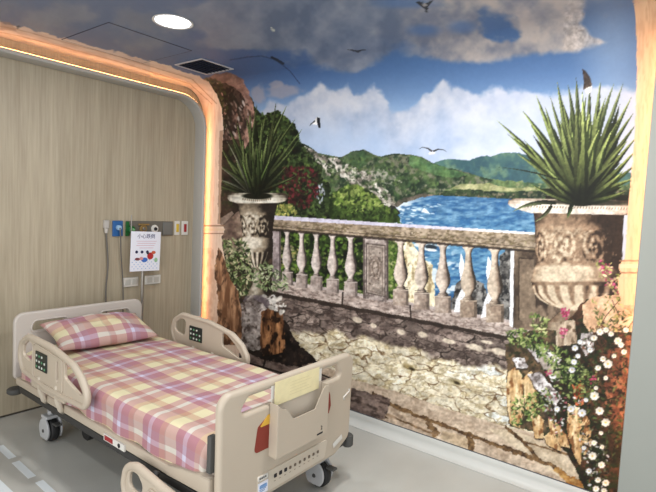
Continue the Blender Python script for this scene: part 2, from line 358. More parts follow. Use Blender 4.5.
    for i, (o, cc, al) in enumerate([(3, C(84, 72, 66), .8), (4.2, C(160, 148, 138), 1), (5.6, C(116, 102, 94), .8), (6.6, C(150, 138, 128), 1)]):
        fill([(363+o, 240+o), (388.5-o, 242+o), (388.5-o, 300-o*.9), (363+o, 296-o*.9)], cc if i % 2 == 0 else tex(cc*.85, cc*1.12, 5, 4), al)
    for k, (rx, ry, cc) in enumerate([(6, 12, C(92, 78, 70)), (5, 10.6, C(170, 156, 144)), (3.8, 9, C(110, 96, 86)), (2.2, 6, C(176, 162, 150))]): blob(375.5, 268, rx, ry, 0, cc, .8, .2)
    scatter([(369, 252), (382, 252), (382, 288), (369, 286)], 60, 1.1, [C(90, 78, 70), C(186, 172, 160)], 41, .6, .6)
    fill([(363, 240), (365, 240), (365, 296), (363, 296)], C(80, 68, 64), .6); fill([(386.5, 241), (388.5, 241), (388.5, 300), (386.5, 300)], C(66, 56, 52), .7)
    # right-hand pier
    fill([(510.5, 250), (516, 250), (516, 329), (509.5, 326)], C(226, 230, 238), .95)
    fill([(514, 248), (560, 250), (560, 334), (513, 328)], tex3(C(92, 78, 64), C(132, 114, 96), C(74, 60, 50), 12, 6, 1.8, 1, .5))
    fill([(519, 258), (534, 259), (536, 322), (519, 320)], tex(C(116, 100, 84), C(142, 124, 104), 10, 3, 1.6, 1, .5), .9); line([(519, 258), (519, 320)], 1.2, C(58, 46, 38), .8); line([(519, 258), (534, 259)], 1.2, C(58, 46, 38), .8)
    # hand rail
    xr = [262, 300, 340, 380, 420, 460, 500, 545, 560]
    fill([(x, yt(x)) for x in xr]+[(x, ybm(x)) for x in xr[::-1]], tex3(C(144, 128, 108), C(180, 162, 140), C(116, 102, 78), 10, 7, 1.6, 1, 2.6, .07))
    def railtop(x, y):
        t = sst(420, 520, x); return mixc(C(190, 186, 208), C(226, 222, 220), t)
    fill([(x, yt(x)-.5) for x in xr]+[(x, yt(x)+3.8-.008*(x-262)) for x in xr[::-1]], railtop)
    fill([(x, ybm(x)-3.8) for x in xr]+[(x, ybm(x)-2.8) for x in xr[::-1]], C(70, 58, 48), .6); fill([(x, ybm(x)-1.) for x in xr]+[(x, ybm(x)+1.6) for x in xr[::-1]], C(48, 38, 32), .75)
    scatter([(262, 222), (545, 242), (545, 247), (262, 226)], 260, 1.6, [C(126, 118, 84), C(176, 162, 146), C(98, 82, 66)], 42, .45, .5)
    # --- rock arch and stone of the left column
    arch = [(196, 86), (206, 78), (214, 74), (228, 72), (240, 79), (248, 90), (252, 102), (254, 116), (256, 132), (250, 146), (236, 150), (220, 152), (210, 120)]
    fill(arch, tex3(C(84, 64, 56), C(176, 136, 120), C(52, 38, 34), 9, 6, 2.2, 1.3, .7, .2), rough=2.5)
    fill([(206, 78), (228, 71), (243, 79), (251, 96), (254, 112), (248, 104), (240, 92), (226, 82), (212, 84)], tex(C(168, 128, 114), C(132, 98, 90), 7, 2), .85, rough=1.5)
    for a in [[(214, 84), (224, 92), (229, 108), (228, 128)], [(230, 94), (238, 104), (241, 122)], [(219, 96), (222, 112), (222, 136)]]: line(a, 4.5, C(48, 44, 34), .8, seed=7)
    scatter([(224, 100), (246, 98), (252, 124), (238, 140), (224, 138)], 60, 2.6, [C(206, 194, 186), C(150, 128, 116), C(60, 46, 42)], 43, .7, .35, 1.2)
    scatter([(206, 78), (220, 82), (230, 104), (224, 140), (216, 140), (214, 110)], 110, 2., [C(56, 60, 34), C(80, 84, 46), C(40, 36, 26)], 44, .7, .6)
    # ground cover and dark recess left of the urn
    fill([(216, 140), (244, 140), (246, 200), (272, 204), (272, 300), (222, 310), (216, 240)], tex3(C(38, 30, 26), C(84, 66, 54), C(60, 66, 40), 9, 2), rough=2)
    fill([(218, 226), (240, 210), (246, 216), (246, 250), (220, 256)], tex(C(122, 100, 90), C(172, 148, 130), 8, 2), .8, rough=1.5)
    fill([(218, 220), (232, 211), (234, 214), (220, 228)], C(150, 132, 118), .9)
    # --- left agave and urn
    tips = [(257, 104, .9), (266, 113, .9), (276, 102, .9), (287, 105, .9), (296, 118, .8), (246, 116, .9), (237, 122, .8), (228, 128, .8), (250, 108, .7), (216, 140, .8), (222, 150, .8), (213, 163, .7), (212, 176, .7), (214, 184, .6), (226, 158, .8), (232, 138, .9), (303, 128, .7), (298, 140, .7), (292, 150, .8), (284, 128, 1.), (274, 124, 1.1), (262, 122, 1.1), (252, 130, 1.1), (243, 138, 1.), (268, 134, 1.1), (280, 142, 1.), (258, 140, 1.1), (246, 150, 1.), (236, 160, .9), (288, 164, .8), (272, 150, 1.), (262, 156, 1.), (254, 162, .9), (296, 176, .6)]
    agave((256, 195), tips, 5, C(60, 78, 42), C(136, 152, 92), 3.9)
    for tx, ty in [(214, 163), (213, 178), (226, 140)]: leaf((250, 194), (tx, ty), 1.3, 2, C(140, 150, 120), C(196, 196, 170))
    blob(258, 197, 16, 4, 0, C(22, 26, 16), .9, .4)
    bz, dk, lt = C(146, 132, 112), C(48, 40, 34), C(214, 204, 184)
    def relief(y0, y1, sc, seed, k=1.1):
        def ex(x, yy, s, lam):
            a = np.arcsin(np.clip(s, -.98, .98)); H = y1-y0; cyy = (y0+y1)/2; r = 0*x
            for k_ in (-1.05, -.35, .35, 1.05):
                dx_ = (a-k_)*sc*2.2; dy_ = (yy-cyy)/H*7.5; rr = np.hypot(dx_, dy_); th = np.arctan2(dy_, dx_*(1 if k_ > 0 else -1))
                r = np.where(rr < 3.9, np.sin(rr*2.6-th*2)*(1-.12*rr)+.35*np.sin(th*5+rr*3), r)
            r = r*.75+(fbm(x, yy, 2.6, seed+2, 2)-.5)*1.5-.2
            inb = sst(y0-1, y0+1, yy)*(1-sst(y1-1, y1+1, yy)); return lam+r*.55*k*inb
        return ex
    r1 = relief(215, 237, 4, 3)
    def uex(x, yy, s, lam):
        lam = r1(x, yy, s, lam); g = np.cos(np.arcsin(np.clip(s, -.98, .98))*17)
        lam = lam+g*.5*sst(251, 253, yy)*(1-sst(266, 268, yy)); lam = lam-.5*sst(203, 204, yy)*(1-sst(206, 216, yy))+.38*sst(236, 239, yy)*(1-sst(246, 250, yy))-.3*sst(251, 254, yy); return lam
    lathe(257.5, [(270, 3.5), (276, 3.8), (284, 5), (290, 8), (296, 12)], bz*.9, dk, lt*.85, -.3, 3)
    fill([(246, 296), (266, 295), (271, 299), (271, 307), (244, 309), (243, 300)], tex(C(96, 86, 92), C(132, 120, 120), 6, 3), rough=.6)
    lathe(257.3, [(202, 21), (206, 19.8), (214, 17.6), (228, 15.6), (236, 15.2), (246, 16), (252, 15.6), (258, 13), (264, 9), (269, 5), (272, 3.5)], bz, dk, lt, -.36, 2, uex, lift=-.34)
    lathe(257.6, [(193, 27), (195, 30.2), (198, 30.4), (201, 28), (203, 21)], C(176, 168, 150), C(70, 60, 50), C(216, 212, 196), -.1, 5)
    blob(257.5, 196, 15, 3.4, 0, C(28, 30, 18), 1, .2)
    for k in range(14): blob(243+k*2.1, 199+1.6*math.sin(3.14*k/13), .8, 1., 0, C(120, 106, 88), .8, .3)
    agave((256, 196), [(250, 150, .9), (262, 148, .9), (270, 160, .9), (242, 160, .9), (256, 140, 1.)], 9, C(70, 98, 48), C(140, 168, 90), 2.6)
    # plants around the urn foot
    scatter([(222, 240), (246, 238), (252, 262), (248, 296), (226, 300)], 380, 2.1, [C(74, 96, 52), C(110, 132, 78), C(40, 54, 30), C(164, 176, 128), C(196, 188, 150)], 45, .85, .4)
    scatter([(252, 268), (266, 262), (286, 276), (288, 290), (262, 290), (250, 280)], 170, 2., [C(108, 130, 84), C(150, 168, 118), C(64, 84, 50), C(190, 200, 160)], 46, .85, .35)
    # bark rocks beside the bed
    def bark(a, b, cc):
        def f(x, y):
            n = fbm(x*2.6, y*.45, 7, 9, 4); m2 = fbm(x, y*.5, 4, 3, 3); c = mixc(a, b, np.clip((n-.3)*2.4, 0, 1)); return mixc(c, cc, sst(.56, .68, m2))
        return f
    fill([(240, 304), (250, 296), (262, 302), (272, 316), (270, 340), (258, 350), (240, 350)], tex3(C(120, 110, 106), C(184, 174, 168), C(84, 72, 66), 8, 2, 1.8), rough=2.5)
    fill([(262, 312), (272, 306), (284, 312), (285, 352), (262, 356), (260, 340)], bark(C(84, 54, 34), C(184, 130, 86), C(48, 32, 22)), rough=2)
    fill([(266, 296), (276, 294), (286, 304), (284, 314), (272, 310)], tex3(C(60, 50, 44), C(120, 106, 96), C(220, 216, 210), 5, 3), rough=1.5)
    scatter([(264, 294), (284, 300), (284, 314), (268, 312)], 14, 3, [C(222, 216, 206)], 47, .9, .6)
    # --- right urn, agave
    bz, dk, lt = C(148, 122, 98), C(60, 46, 36), C(204, 184, 156)
    r2 = relief(230, 263, 6, 5, .85)
    def uex2(x, yy, s, lam):
        lam = r2(x, yy, s, lam); g = np.cos(np.arcsin(np.clip(s, -.98, .98))*19)
        lam = lam+.1+g*.5*sst(284, 287, yy)*(1-sst(303, 307, yy)); lam = lam-.45*sst(212, 213, yy)*(1-sst(216, 234, yy))+.42*sst(264, 268, yy)*(1-sst(276, 284, yy))
        lam = lam-.25*sst(281, 282.5, yy)*(1-sst(284, 286, yy)); return lam-.12*sst(.1, .9, s)
    lathe(572, [(306, 13), (311, 12), (316, 17), (322, 24), (330, 27), (334, 28)], bz*.85, dk, lt*.8, -.3, 3)
    lathe(579, [(212, 46), (220, 44.5), (231, 44), (250, 43.6), (262, 43), (270, 45), (279, 47.6), (286, 47), (293, 45), (299, 40), (304, 32), (308, 20), (310, 13)], bz, dk, lt, -.30, 4, uex2, lift=-.36)
    fill([(545, 205), (620, 205), (640, 203), (640, 195), (545, 196)], C(34, 36, 24))
    lathe(579, [(199.5, 64), (201.5, 70.5), (205, 71), (208, 68), (211.5, 58), (214, 47)], C(170, 152, 134), C(78, 62, 50), C(212, 200, 186), -.25, 6, None, .02)
    for k in range(40): blob(524+k*2.9, 206.3+k*.06, .9, 1.3, .4, C(222, 206, 186), .75, .3); blob(525.4+k*2.9, 206.5+k*.06, .6, 1.3, .4, C(92, 74, 60), .7, .3)
    blob(588, 202.5, 42, 3., 0.02, C(44, 42, 28), .85, .3)
    B = (581, 203)
    tips = [(496.5, 120, .8), (506, 133, .8), (521, 109, 1.), (535.6, 94, 1.), (557, 81, 1.), (568, 84, 1.), (576, 76, 1.), (600.7, 78, 1.), (614, 83, 1.), (623.5, 82, .9), (632, 96, .9), (516, 153, .8), (524, 140, .9), (530, 124, 1.), (545, 106, 1.), (550, 96, .8), (562, 100, 1.), (590, 84, 1.), (586, 96, 1.2), (606, 96, 1.), (634, 112, .9), (636, 124, .9), (637, 136, .8), (636, 150, .8), (636, 164, .8), (636, 178, .7), (540, 150, .9), (534, 170, .7), (530, 184, .6), (620, 118, 1.), (628, 140, .9), (612, 130, 1.1), (600, 110, 1.2), (592, 120, 1.2), (580, 108, 1.3), (570, 112, 1.3), (560, 120, 1.2), (552, 134, 1.1), (604, 146, 1.), (624, 170, .8), (572, 130, 1.3), (584, 134, 1.3), (594, 142, 1.2), (562, 146, 1.1), (545, 168, .8), (550, 180, .7), (616, 160, .9), (628, 190, .7)]
    agave(B, tips, 11, C(66, 84, 36), C(158, 172, 98), 5.6)
    leaf((560, 180), (496.5, 167), .9, 2, C(50, 66, 50), C(70, 90, 60))
    agave(B, [(566, 122, 1.), (576, 104, 1.2), (590, 112, 1.2), (600, 128, 1.), (582, 90, 1.)], 13, C(92, 114, 48), C(182, 194, 112), 4.8)
    blob(581, 196, 14, 9, 0, C(18, 24, 12), .75, .5)
    leaf((556, 203), (512, 212), 3., 4, C(92, 110, 66), C(160, 168, 120)); leaf((552, 205), (534, 222), 2.4, -2, C(110, 120, 76), C(176, 176, 130)); leaf((572, 204), (567, 219), 3., 0, C(70, 96, 50), C(120, 146, 80))
    # --- planting lower right
    fill([(506, 344), (530, 330), (580, 330), (590, 500), (560, 440), (508, 424)], tex3(C(70, 58, 44), C(122, 98, 70), C(52, 60, 34), 7, 3), .95, rough=2)
    fill([(560, 330), (586, 300), (640, 290), (640, 520), (590, 500), (560, 440), (545, 380)], tex3(C(44, 36, 26), C(96, 64, 44), C(46, 58, 32), 9, 5, 2.2), rough=3)
    fill([(608, 350), (640, 330), (640, 430), (612, 424), (604, 390)], tex3(C(120, 70, 50), C(186, 120, 88), C(56, 40, 30), 7, 6, 2.), .8, rough=6)
    fill([(583, 305), (592, 297), (640, 292), (640, 332), (590, 332), (583, 322)], tex(C(196, 152, 118), C(220, 180, 144), 8, 3), rough=1)
    fill([(556, 322), (574, 320), (578, 344), (556, 346)], bark(C(150, 128, 106), C(206, 188, 164), C(112, 92, 72)), rough=1.5)
    # bark-like upright stones
    bk = bark(C(186, 142, 92), C(240, 210, 160), C(140, 96, 58))
    for i, pp in enumerate([[(508, 372), (516, 366), (522, 376), (524, 410), (520, 428), (510, 424), (506, 396)], [(522, 378), (531, 370), (537, 384), (536, 412), (526, 416)], [(531, 416), (536, 412), (544, 420), (543, 438), (535, 438)], [(548, 418), (556, 422), (566, 436), (570, 448), (560, 446), (551, 434)], [(568, 404), (580, 408), (584, 440), (580, 466), (572, 452), (567, 430)], [(572, 384), (578, 376), (584, 386), (584, 404), (576, 406)], [(543, 436), (553, 430), (562, 452), (548, 446)], [(582, 410), (590, 420), (592, 448), (584, 456)]]):
        fill([(x+.0, y+1.5) for x, y in pp], C(52, 34, 20), .9, rough=2.2, seed=i); fill(pp, bk if i not in (5,) else bark(C(160, 72, 40), C(214, 120, 76), C(110, 50, 26)), 1, rough=1.4, seed=i)
    # pale rocks
    pr_ = tex3(C(168, 160, 160), C(236, 232, 232), C(118, 108, 104), 7, 5, 1.8)
    for i, pp in enumerate([[(526, 346), (538, 344), (552, 352), (562, 360), (556, 364), (538, 362)], [(512, 358), (524, 358), (528, 368), (516, 368)], [(528, 374), (540, 372), (550, 384), (562, 398), (556, 406), (542, 398), (534, 386)], [(582, 334), (592, 332), (594, 350), (586, 356), (580, 346)], [(548, 372), (556, 370), (560, 380), (552, 382)]]):
        fill([(x, y+2) for x, y in pp], C(70, 58, 50), .7, rough=1.5, seed=i); fill(pp, pr_, 1, rough=1.6, seed=i)
    fill([(536, 356), (554, 360), (570, 372), (562, 378), (544, 370)], tex(C(142, 130, 122), C(178, 166, 156), 8, 3), rough=1.5)
    G = [C(104, 128, 62), C(62, 86, 40), C(140, 160, 88), C(40, 56, 28), C(168, 180, 116)]
    scatter([(506, 332), (520, 328), (545, 340), (566, 350), (590, 372), (586, 392), (560, 374), (530, 350), (510, 344)], 420, 2.1, G, 51, .9, .4)
    scatter([(530, 312), (548, 318), (546, 338), (534, 336)], 70, 2.2, G[:3]+[C(186, 188, 130)], 52, .9, .35)
    scatter([(510, 400), (548, 388), (560, 396), (545, 412), (530, 420), (512, 428)], 200, 2., G, 53, .9, .4)
    scatter([(545, 370), (575, 360), (600, 372), (598, 400), (575, 402), (556, 390)], 220, 2.0, G+[C(34, 44, 24)], 54, .85, .45)
    scatter([(584, 330), (628, 310), (626, 420), (606, 492), (588, 492), (578, 440), (582, 380)], 520, 2.0, [C(40, 54, 28), C(70, 90, 46), C(28, 30, 20), C(96, 110, 64), C(120, 74, 50)], 55, .75, .4)
    scatter([(590, 300), (632, 292), (632, 330), (600, 334)], 70, 2., [C(120, 136, 66), C(176, 168, 96), C(88, 96, 52)], 56, .85, .4)
    for a in [[(626, 292), (606, 316), (590, 345)], [(600, 330), (592, 360), (596, 400)], [(634, 320), (612, 350), (604, 380)], [(612, 300), (620, 318)], [(608, 430), (600, 470)], [(614, 440), (606, 490)]]: line(a, .9, C(70, 48, 36), .8)
    scatter([(545, 395), (560, 392), (584, 400), (580, 412), (566, 430), (558, 440), (545, 410)], 120, 1.5, [C(38, 46, 26), C(90, 108, 66), C(212, 214, 216), C(160, 90, 100)], 57, .85, .5)
    scatter([(578, 430), (592, 426), (610, 450), (606, 492), (590, 492)], 130, 1.6, [C(52, 60, 42), C(110, 120, 96), C(188, 190, 196), C(30, 32, 24)], 58, .85, .5)
    PK = [C(196, 76, 116), C(214, 120, 150), C(160, 50, 86)]
    for x, y, n_, s_ in [(605, 270, 26, 5), (612, 282, 20, 5), (618, 288, 10, 4), (566, 313, 22, 4.2), (563, 332, 16, 4), (603, 266, 10, 4), (549, 374, 8, 3), (592, 380, 6, 3)]:
        for _ in range(n_): blob(x+R.gauss(0, s_*.55), y+R.gauss(0, s_*.6), 1.5, .9, R.uniform(0, 3), PK[R.randrange(3)]*R.uniform(.85, 1.1), .9, .3)
    scatter([(594, 264), (612, 262), (624, 284), (614, 296), (600, 280)], 46, 1.9, [C(190, 190, 120), C(132, 146, 76), C(220, 210, 150)], 59, .85, .4)
    W1, W2 = C(244, 240, 228), C(226, 230, 240)
    for x, y, r in [(600, 332, 3.6), (606, 330, 3), (618, 341, 4), (621, 345, 3), (608, 364, 4.6), (603, 359, 3), (598, 368, 3), (605.7, 378, 2.4), (594.5, 396, 4.6), (599.6, 411, 4.2), (605.7, 422.5, 4.4), (601, 433, 2.2), (592.5, 456, 4.2), (601.6, 465, 3.6), (582, 413, 4.2), (605.7, 483, 3.6), (589, 471, 3), (571, 409, 3.6), (557, 409, 3.), (575, 348, 3.2), (580, 342, 2.6), (590, 350, 3), (594, 338, 3.2), (611, 334, 2.8), (598, 480, 3), (584, 448, 2.4), (594, 443, 3), (614, 356, 2.4), (574, 362, 3), (572, 370, 3.2), (578, 356, 2.6), (596, 388, 2.2), (602, 447, 2.4), (596, 489, 3.4), (604, 491, 3), (586, 400, 2.4), (624, 352, 3), (626, 330, 3)]:
        daisy(x, y, r, W1 if x > 590 else W2)
    # soft bluish halo of light beside the right column, painted into the print
    blob(612, 40, 26, 60, 0, C(206, 214, 228), .28, .9)
    # --- gulls
    def gull(cx, cy, l, r, body, cw, cb):
        line([(cx, cy)]+l, 1.9, cw, 1, True); line([(cx, cy)]+r, 1.9, cw, 1, True); blob(cx, cy, body, body*.42, .3, cb, 1, .3)
    gull(357, 51.5, [(352, 50), (345, 49.3)], [(362, 50), (369, 50)], 2.4, C(44, 46, 50), C(60, 62, 66))
    fill([(316, 118), (319, 117), (320, 121), (317, 125), (312, 124)], C(232, 232, 232)); fill([(317, 117), (320, 118), (320.5, 128), (318.5, 128), (317, 122)], C(34, 36, 44)); line([(315, 121), (311, 124), (309, 127)], 1.4, C(60, 64, 72), 1, True)
    line([(432, 151.5), (428, 148.5), (423, 147.2), (418.5, 149)], 1.8, C(46, 44, 46), 1, True); line([(433, 151.5), (438, 149.3), (443, 149.6), (448, 152.5)], 1.8, C(46, 44, 46), 1, True); blob(432, 153.2, 3.3, 1.3, -.15, C(226, 220, 218))
    blob(273, 30, 2, 1.3, .6, C(196, 200, 190)); line([(273, 30), (271, 27)], 1, C(196, 200, 190))
    fill([(415, 2), (421, 1), (424, 4), (433, 0), (428, 7), (427, 14), (424, 8), (419, 5)], C(40, 38, 38), 1, rough=.5); blob(425, 5, 3, 1.6, 0, C(150, 144, 140))
    fill([(582, 69), (585, 70), (590, 77), (592, 84), (590, 90), (587, 88), (583, 90), (584, 82)], tex(C(60, 48, 44), C(96, 80, 70), 4, 2)); fill([(586, 88), (592, 86), (591, 92), (588, 94), (585, 91)], C(220, 214, 206))

def grain():
    n = fbm(GX, GY, 2.2, 6, 2); m = fbm(GX, GY, 6, 2, 3)
    isky = sst(0, .12, IMG[..., 2]-IMG[..., 0])*np.where(GY < 165, 1, .65)
    isky = np.maximum(isky, (np.abs(IMG-SKYC).sum(2) < 1e-4).astype(np.float32))
    k = 1+((n-.5)*.34+(m-.5)*.22)*(1-.92*isky)
    IMG[:] = IMG*k[..., None]
    l = IMG.mean(2, keepdims=True); IMG[:] = l+(IMG-l)*.80
    v = np.clip(IMG, 0, 1); IMG[:] = v+(v*v*(3-2*v)-v)*.42

def paint_over():
    def bark(a, b, cc):
        def f(x, y):
            n = fbm(x*2.6, y*.45, 7, 9, 4); m2 = fbm(x, y*.5, 4, 3, 3); c = mixc(a, b, np.clip((n-.3)*2.4, 0, 1)); return mixc(c, cc, sst(.5, .72, m2))
        return f
    # left column
    st = tex3(C(232, 206, 186), C(240, 218, 198), C(224, 194, 172), 9, 4, 1., 3.4, .35)
    col = [(150, 60), (196, 76), (209, 82), (217, 95), (222, 108), (223.5, 128), (222, 160), (220.5, 205), (220, 224), (224, 227), (224, 233), (221, 236), (223, 250), (226, 266), (230, 280), (238, 290), (241, 312), (240, 345), (236, 380), (150, 350)]
    fill(col, st, rough=.7)
    for y0, c_, h in [(225, C(150, 116, 92), 1.4), (228.5, C(228, 200, 170), 2.2), (233, C(140, 106, 84), 1.2)]: fill([(196, y0), (225, y0), (225, y0+h), (196, y0+h)], c_, .8)
    fill([(219.5, 130), (223, 130), (221, 224), (218, 224)], C(140, 108, 86), .55, rough=1)
    fill([(219, 246), (225, 262), (231, 281), (239, 292), (242, 314), (241, 345), (216, 345), (218, 300), (214, 268)], bark(C(110, 72, 48), C(196, 150, 112), C(70, 46, 32)), .92, rough=2)
    fill([(200, 250), (213, 246), (216, 290), (214, 345), (196, 345)], bark(C(214, 182, 156), C(236, 212, 188), C(196, 160, 132)), .5, rough=2)
    # arch band over the headwall, on the ceiling
    fill([(-120, -40), (-60, -8), (0, 22), (60, 37), (120, 53), (170, 66), (200, 77), (214, 92), (200, 120), (-120, 90)], tex3(C(230, 208, 192), C(240, 220, 204), C(220, 194, 178), 14, 6, .8, .4, 3, .25), .85, rough=2.5)
    fill([(0, 21), (10, 22), (14, 26), (16, 31), (0, 30)], C(150, 120, 104), .5, rough=1)
    for a in ([(-40, 25), (20, 36), (120, 62), (190, 84), (212, 104)], [(-40, 18), (20, 30), (120, 57), (192, 79), (217, 104)]): line(a, .8, C(160, 124, 98), .6)
    line([(230, 60), (248, 57), (262, 56), (276, 60), (290, 71), (300, 84)], 1.2, C(40, 52, 84), .55); line([(271, 57), (277, 60), (284, 64)], 2.6, C(24, 28, 40), .9)
    blob(18, 27, 2, 1, -.8, C(50, 46, 44), .9)
    # --- right column
    colr = [(632, -130), (634, 0), (636.5, 40), (637, 78), (635, 130), (631, 180), (628.5, 200), (626, 240), (625, 258), (621, 262), (619, 268), (621, 274), (618, 280), (618, 290), (622, 305), (760, 305), (760, -130)]
    fill(colr, tex3(C(228, 186, 148), C(236, 200, 162), C(218, 174, 138), 12, 4, 1., 3.4, .4), rough=.5)
    for y0, c_, h in [(260, C(150, 116, 90), 1.5), (264, C(232, 206, 176), 4), (272, C(140, 106, 82), 1.4), (277, C(214, 184, 152), 2)]: fill([(619, y0), (760, y0), (760, y0+h), (619, y0+h)], c_, .8)

def blur():
    return
    for _ in range(1):
        a = IMG; b = a.copy()
        b[1:-1] = (a[:-2]+2*a[1:-1]+a[2:])/4; c = b.copy()
        c[:, 1:-1] = (b[:, :-2]+2*b[:, 1:-1]+b[:, 2:])/4; IMG[:] = c

def sample(px, py):
    u = np.clip((px-CX0)*S-.5, 0, CW-1.001); v = np.clip((py-CY0)*S-.5, 0, CH-1.001)
    i = u.astype(np.int64); j = v.astype(np.int64); fu = (u-i)[..., None]; fv = (v-j)[..., None]
    c = (IMG[j, i]*(1-fu)+IMG[j, i+1]*fu)*(1-fv)+(IMG[j+1, i]*(1-fu)+IMG[j+1, i+1]*fu)*fv
    c = np.clip(c, 0, 1)
    return np.where(c <= .04045, c/12.92, ((c+.055)/1.055)**2.4)
# ------------------------------------------------------------------ camera numbers
F_PX, PITCH, ROLL, YAW = 498.61, 0.070908, 0.046447, 0.65297
CAM = Vector((-1.34096, -3.91955, 1.58712))
_fw = Vector((math.cos(PITCH)*math.cos(YAW), math.cos(PITCH)*math.sin(YAW), -math.sin(PITCH)))
_r = _fw.cross(Vector((0, 0, 1))).normalized(); _u = _r.cross(_fw)
_r2 = math.cos(ROLL)*_r+math.sin(ROLL)*_u; _u2 = -math.sin(ROLL)*_r+math.cos(ROLL)*_u

# ------------------------------------------------------------------ helpers
def lin(c):
    return tuple((v/255/12.92 if v/255 <= .04045 else ((v/255+.055)/1.055)**2.4) for v in c)

def mat(name, rgb, rough=.5, metal=0., noise=0., nscale=8., bump=0., bscale=60., spec=.5, coat=0., emit=None, estr=0.):
    m = bpy.data.materials.new(name); m.use_nodes = True; nt = m.node_tree; b = nt.nodes['Principled BSDF']
    c = lin(rgb)+(1,); b.inputs['Base Color'].default_value = c
    b.inputs['Roughness'].default_value = rough; b.inputs['Metallic'].default_value = metal
    b.inputs['Specular IOR Level'].default_value = spec; b.inputs['Coat Weight'].default_value = coat
    tc = nt.nodes.new('ShaderNodeTexCoord')
    if noise:
        n = nt.nodes.new('ShaderNodeTexNoise'); n.inputs['Scale'].default_value = nscale; n.inputs['Detail'].default_value = 4
        r = nt.nodes.new('ShaderNodeValToRGB'); e = r.color_ramp.elements
        e[0].position = .3; e[1].position = .7
        e[0].color = tuple(v*(1-noise) for v in c[:3])+(1,); e[1].color = tuple(min(1, v*(1+noise)) for v in c[:3])+(1,)
        nt.links.new(tc.outputs['Object'], n.inputs['Vector']); nt.links.new(n.outputs['Fac'], r.inputs['Fac']); nt.links.new(r.outputs['Color'], b.inputs['Base Color'])
    if bump:
        n = nt.nodes.new('ShaderNodeTexNoise'); n.inputs['Scale'].default_value = bscale
        bp = nt.nodes.new('ShaderNodeBump'); bp.inputs['Strength'].default_value = bump; bp.inputs['Distance'].default_value = .002
        nt.links.new(tc.outputs['Object'], n.inputs['Vector']); nt.links.new(n.outputs['Fac'], bp.inputs['Height']); nt.links.new(bp.outputs['Normal'], b.inputs['Normal'])
    if emit:
        b.inputs['Emission Color'].default_value = lin(emit)+(1,); b.inputs['Emission Strength'].default_value = estr
    return m

def obj(name, bm, m, parent=None, smooth=True, loc=None):
    me = bpy.data.meshes.new(name)
    if isinstance(bm, bmesh.types.BMesh):
        bmesh.ops.recalc_face_normals(bm, faces=bm.faces[:]); bm.to_mesh(me); bm.free()
    else: me = bm; me.name = name
    if smooth:
        for p in me.polygons: p.use_smooth = True
    me.materials.clear()
    for mm in (m if isinstance(m, (list, tuple)) else [m]): me.materials.append(mm)
    o = bpy.data.objects.new(name, me); COL.objects.link(o)
    if parent: o.parent = parent
    if loc is not None: o.location = loc
    if smooth:
        md = o.modifiers.new('wn', 'WEIGHTED_NORMAL'); md.keep_sharp = True
    return o

def tag(o, label=None, cat=None, group=None, kind=None):
    if label: o['label'] = label
    if cat: o['category'] = cat
    if group: o['group'] = group
    if kind: o['kind'] = kind
    return o

def thing(name, label, cat, loc=(0, 0, 0), group=None):
    o = bpy.data.objects.new(name, None); COL.objects.link(o); o.location = loc; o.empty_display_size = .1
    return tag(o, label, cat, group)

def bx(bm, x0, x1, y0, y1, z0, z1, bev=0., seg=3):
    r = bmesh.ops.create_cube(bm, size=1.)
    M = Matrix.Translation(((x0+x1)/2, (y0+y1)/2, (z0+z1)/2)) @ Matrix.Diagonal((abs(x1-x0), abs(y1-y0), abs(z1-z0), 1))
    bmesh.ops.transform(bm, matrix=M, verts=r['verts'])
    if bev:
        es = list({e for v in r['verts'] for e in v.link_edges})
        bmesh.ops.bevel(bm, geom=es, offset=bev, segments=seg, affect='EDGES', profile=.5)
    return bm

def box(*a, **k): return bx(bmesh.new(), *a, **k)

def tube(bm, pts, r, n=10, closed=False, caps=True):
    P = [Vector(p) for p in pts]; N = len(P); rings = []; up = None
    for i in range(N):
        if closed: t = (P[(i+1) % N]-P[i-1]).normalized()
        else: t = (P[min(N-1, i+1)]-P[max(0, i-1)]).normalized()
        if up is None:
            up = Vector((0, 0, 1)) if abs(t.z) < .9 else Vector((1, 0, 0))
        a = (up-up.dot(t)*t).normalized(); up = a; b = t.cross(a)
        rr = r[i] if isinstance(r, (list, tuple)) else r
        rings.append([bm.verts.new(P[i]+(a*math.cos(2*PI*k/n)+b*math.sin(2*PI*k/n))*rr) for k in range(n)])
    for i in range(N if closed else N-1):
        A, B = rings[i], rings[(i+1) % N]
        for k in range(n): bm.faces.new((A[k], A[(k+1) % n], B[(k+1) % n], B[k]))
    if not closed and caps: bm.faces.new(rings[0][::-1]); bm.faces.new(rings[-1])
    return bm

def cyl(bm, c, axis, r0, r1, h, n=24, bev=0.):
    """cylinder from c along the axis vector"""
    a = Vector(axis).normalized(); c = Vector(c)
    u = Vector((0, 0, 1)) if abs(a.z) < .9 else Vector((1, 0, 0)); u = (u-u.dot(a)*a).normalized(); w = a.cross(u)
    prof = [(0, r0), (h, r1)] if not bev else [(0, r0-bev), (bev, r0), (h-bev, r1), (h, r1-bev)]
    rings = [[bm.verts.new(c+a*t+(u*math.cos(2*PI*k/n)+w*math.sin(2*PI*k/n))*r) for k in range(n)] for t, r in prof]
    for A, B in zip(rings, rings[1:]):
        for k in range(n): bm.faces.new((A[k], A[(k+1) % n], B[(k+1) % n], B[k]))
    bm.faces.new(rings[0][::-1]); bm.faces.new(rings[-1]); return bm

